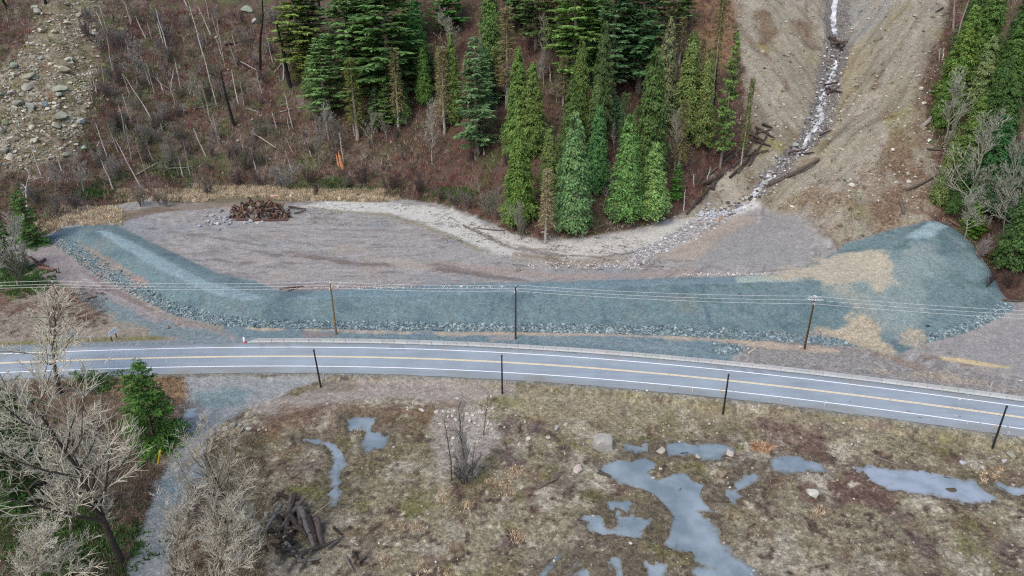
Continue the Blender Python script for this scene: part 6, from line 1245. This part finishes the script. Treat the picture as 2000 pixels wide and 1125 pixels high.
# ------------------------------------------------------------------ small road furniture
P = px2w(478, 669); r = empty('traffic_marker', P); tag(r, 'red and white traffic marker at the tip of the barrier', 'traffic marker')
b = MB(); b.tube([(0, 0, 0), (0, 0, .12), (0, 0, .13), (0, 0, .4)], [.42, .42, .3, .24], 14); b.build('base', M_paint, r, True, alb(200, 84, 96)); b = MB(); b.tube([(0, 0, .4), (0, 0, 1.25), (0, 0, 1.32)], [.26, .22, .08], 12); b.build('post', M_paint, r, True, alb(244, 240, 244))
P0 = px2w(219, 667); P1 = px2w(228.5, 660.5); r = empty('notice_board', P0); tag(r, 'white notice board on two dark posts facing the highway', 'sign'); v = P1 - P0; L = math.hypot(v[0], v[1]); dv = v / L
nrm = np.array([-dv[1], dv[0], 0.0]); nrm = nrm if nrm[0] > 0 else -nrm
for q in (np.zeros(3), v):
    b = MB(); b.tube([tuple(q + (0, 0, -.3)), tuple(q + (0, 0, 2.2))], [.1, .1], 8); b.build('post', M_bark, r, True, alb(66, 60, 58))
M3 = np.stack([np.array([dv[0], dv[1], 0]), nrm, np.array([0, 0, 1.0])], 1)
c = v * .5 + nrm * .14; b = MB(); b.box(c[0], c[1], 1.85, L + .9, .05, 1.15, (1, 1, 1), M3); b.build('panel', M_paint, r, False, (.85, .85, .85))
c2 = c + nrm * .03
for zz_, l_ in ((2.15, .8), (1.95, .7), (1.5, .3)):
    b = MB(); b.box(c2[0], c2[1], zz_, L * l_, .012, .05, (1, 1, 1), M3); b.build('printed_line', M_paint, r, False, alb(186, 190, 200))
def gate_post(base, top, col, lb):
    P = px2w(*base); h = height_to(P, top[1]); d = ray(*top); k = P[1] / d[1]; T = np.array([d[0] * k - P[0], 0, h]); r = empty('gate_post', P); tag(r, lb, 'gate post')
    b = MB(); b.tube([(0, 0, -.2), tuple(T)], [.13, .12], 10); b.build('post', M_paint, r, True, alb(*col)); b = MB(); b.tube([tuple(T * .35 + (.05, .02, 0)), tuple(T * .55 + (.42, .05, 0)), tuple(T * .96)], [.07, .07, .07], 8); b.build('brace', M_paint, r, True, alb(*col)); b = MB(); b.tube([tuple(T), tuple(T * 1.06)], [.2, .16], 10); b.build('cap', M_paint, r, True, alb(*[min(255, c * 1.02) for c in col]))
gate_post((308, 908), (312.5, 882), (236, 204, 66), 'bright yellow gate post on the forest side of the track')
gate_post((379, 895), (391, 869), (226, 188, 112), 'faded yellow gate post leaning on the field side of the track')
for (x, y, lb) in [(1562, 684, 'white disc marker beside the crossarm pole'), (1991, 750, 'white disc marker at the border beyond the barrier')]:
    P = px2w(x, y); r = empty('disc_marker', P); tag(r, lb, 'marker'); b = MB(); b.tube([(0, 0, -.1), (.02, 0, .7)], .025, 6); b.build('stake', M_metal, r, True, alb(210, 206, 204)); b = MB(); b.tube([(0, -.04, .75), (0, .0, .8), (0, .04, .85)], [.3, .34, .3], 14); b.build('disc', M_paint, r, True, alb(244, 238, 244))
for (x, y, c) in [(178, 668, (236, 236, 238)), (1350, 780, (236, 236, 238)), (1405, 783, (220, 190, 130)), (1934, 758, (232, 232, 232)), (1938, 856, (226, 184, 90)), (1608, 800, (236, 236, 238)), (633, 740, (214, 184, 140)), (988, 752, (226, 190, 120)), (188, 735, (222, 224, 226))]:
    P = px2w(x, y); b = MB(); b.box(0, 0, .55, .1, .05, 1.3); b.box(0, 0, 1.22, .13, .07, .16); o = b.build('delineator_post', M_paint, None, False, alb(*c)); o.location = P.tolist(); o.rotation_euler = (rng.uniform(-.1, .1), rng.uniform(-.1, .1), 0); tag(o, 'slim delineator post on the road verge', 'post', 'delineator posts on the road verge')
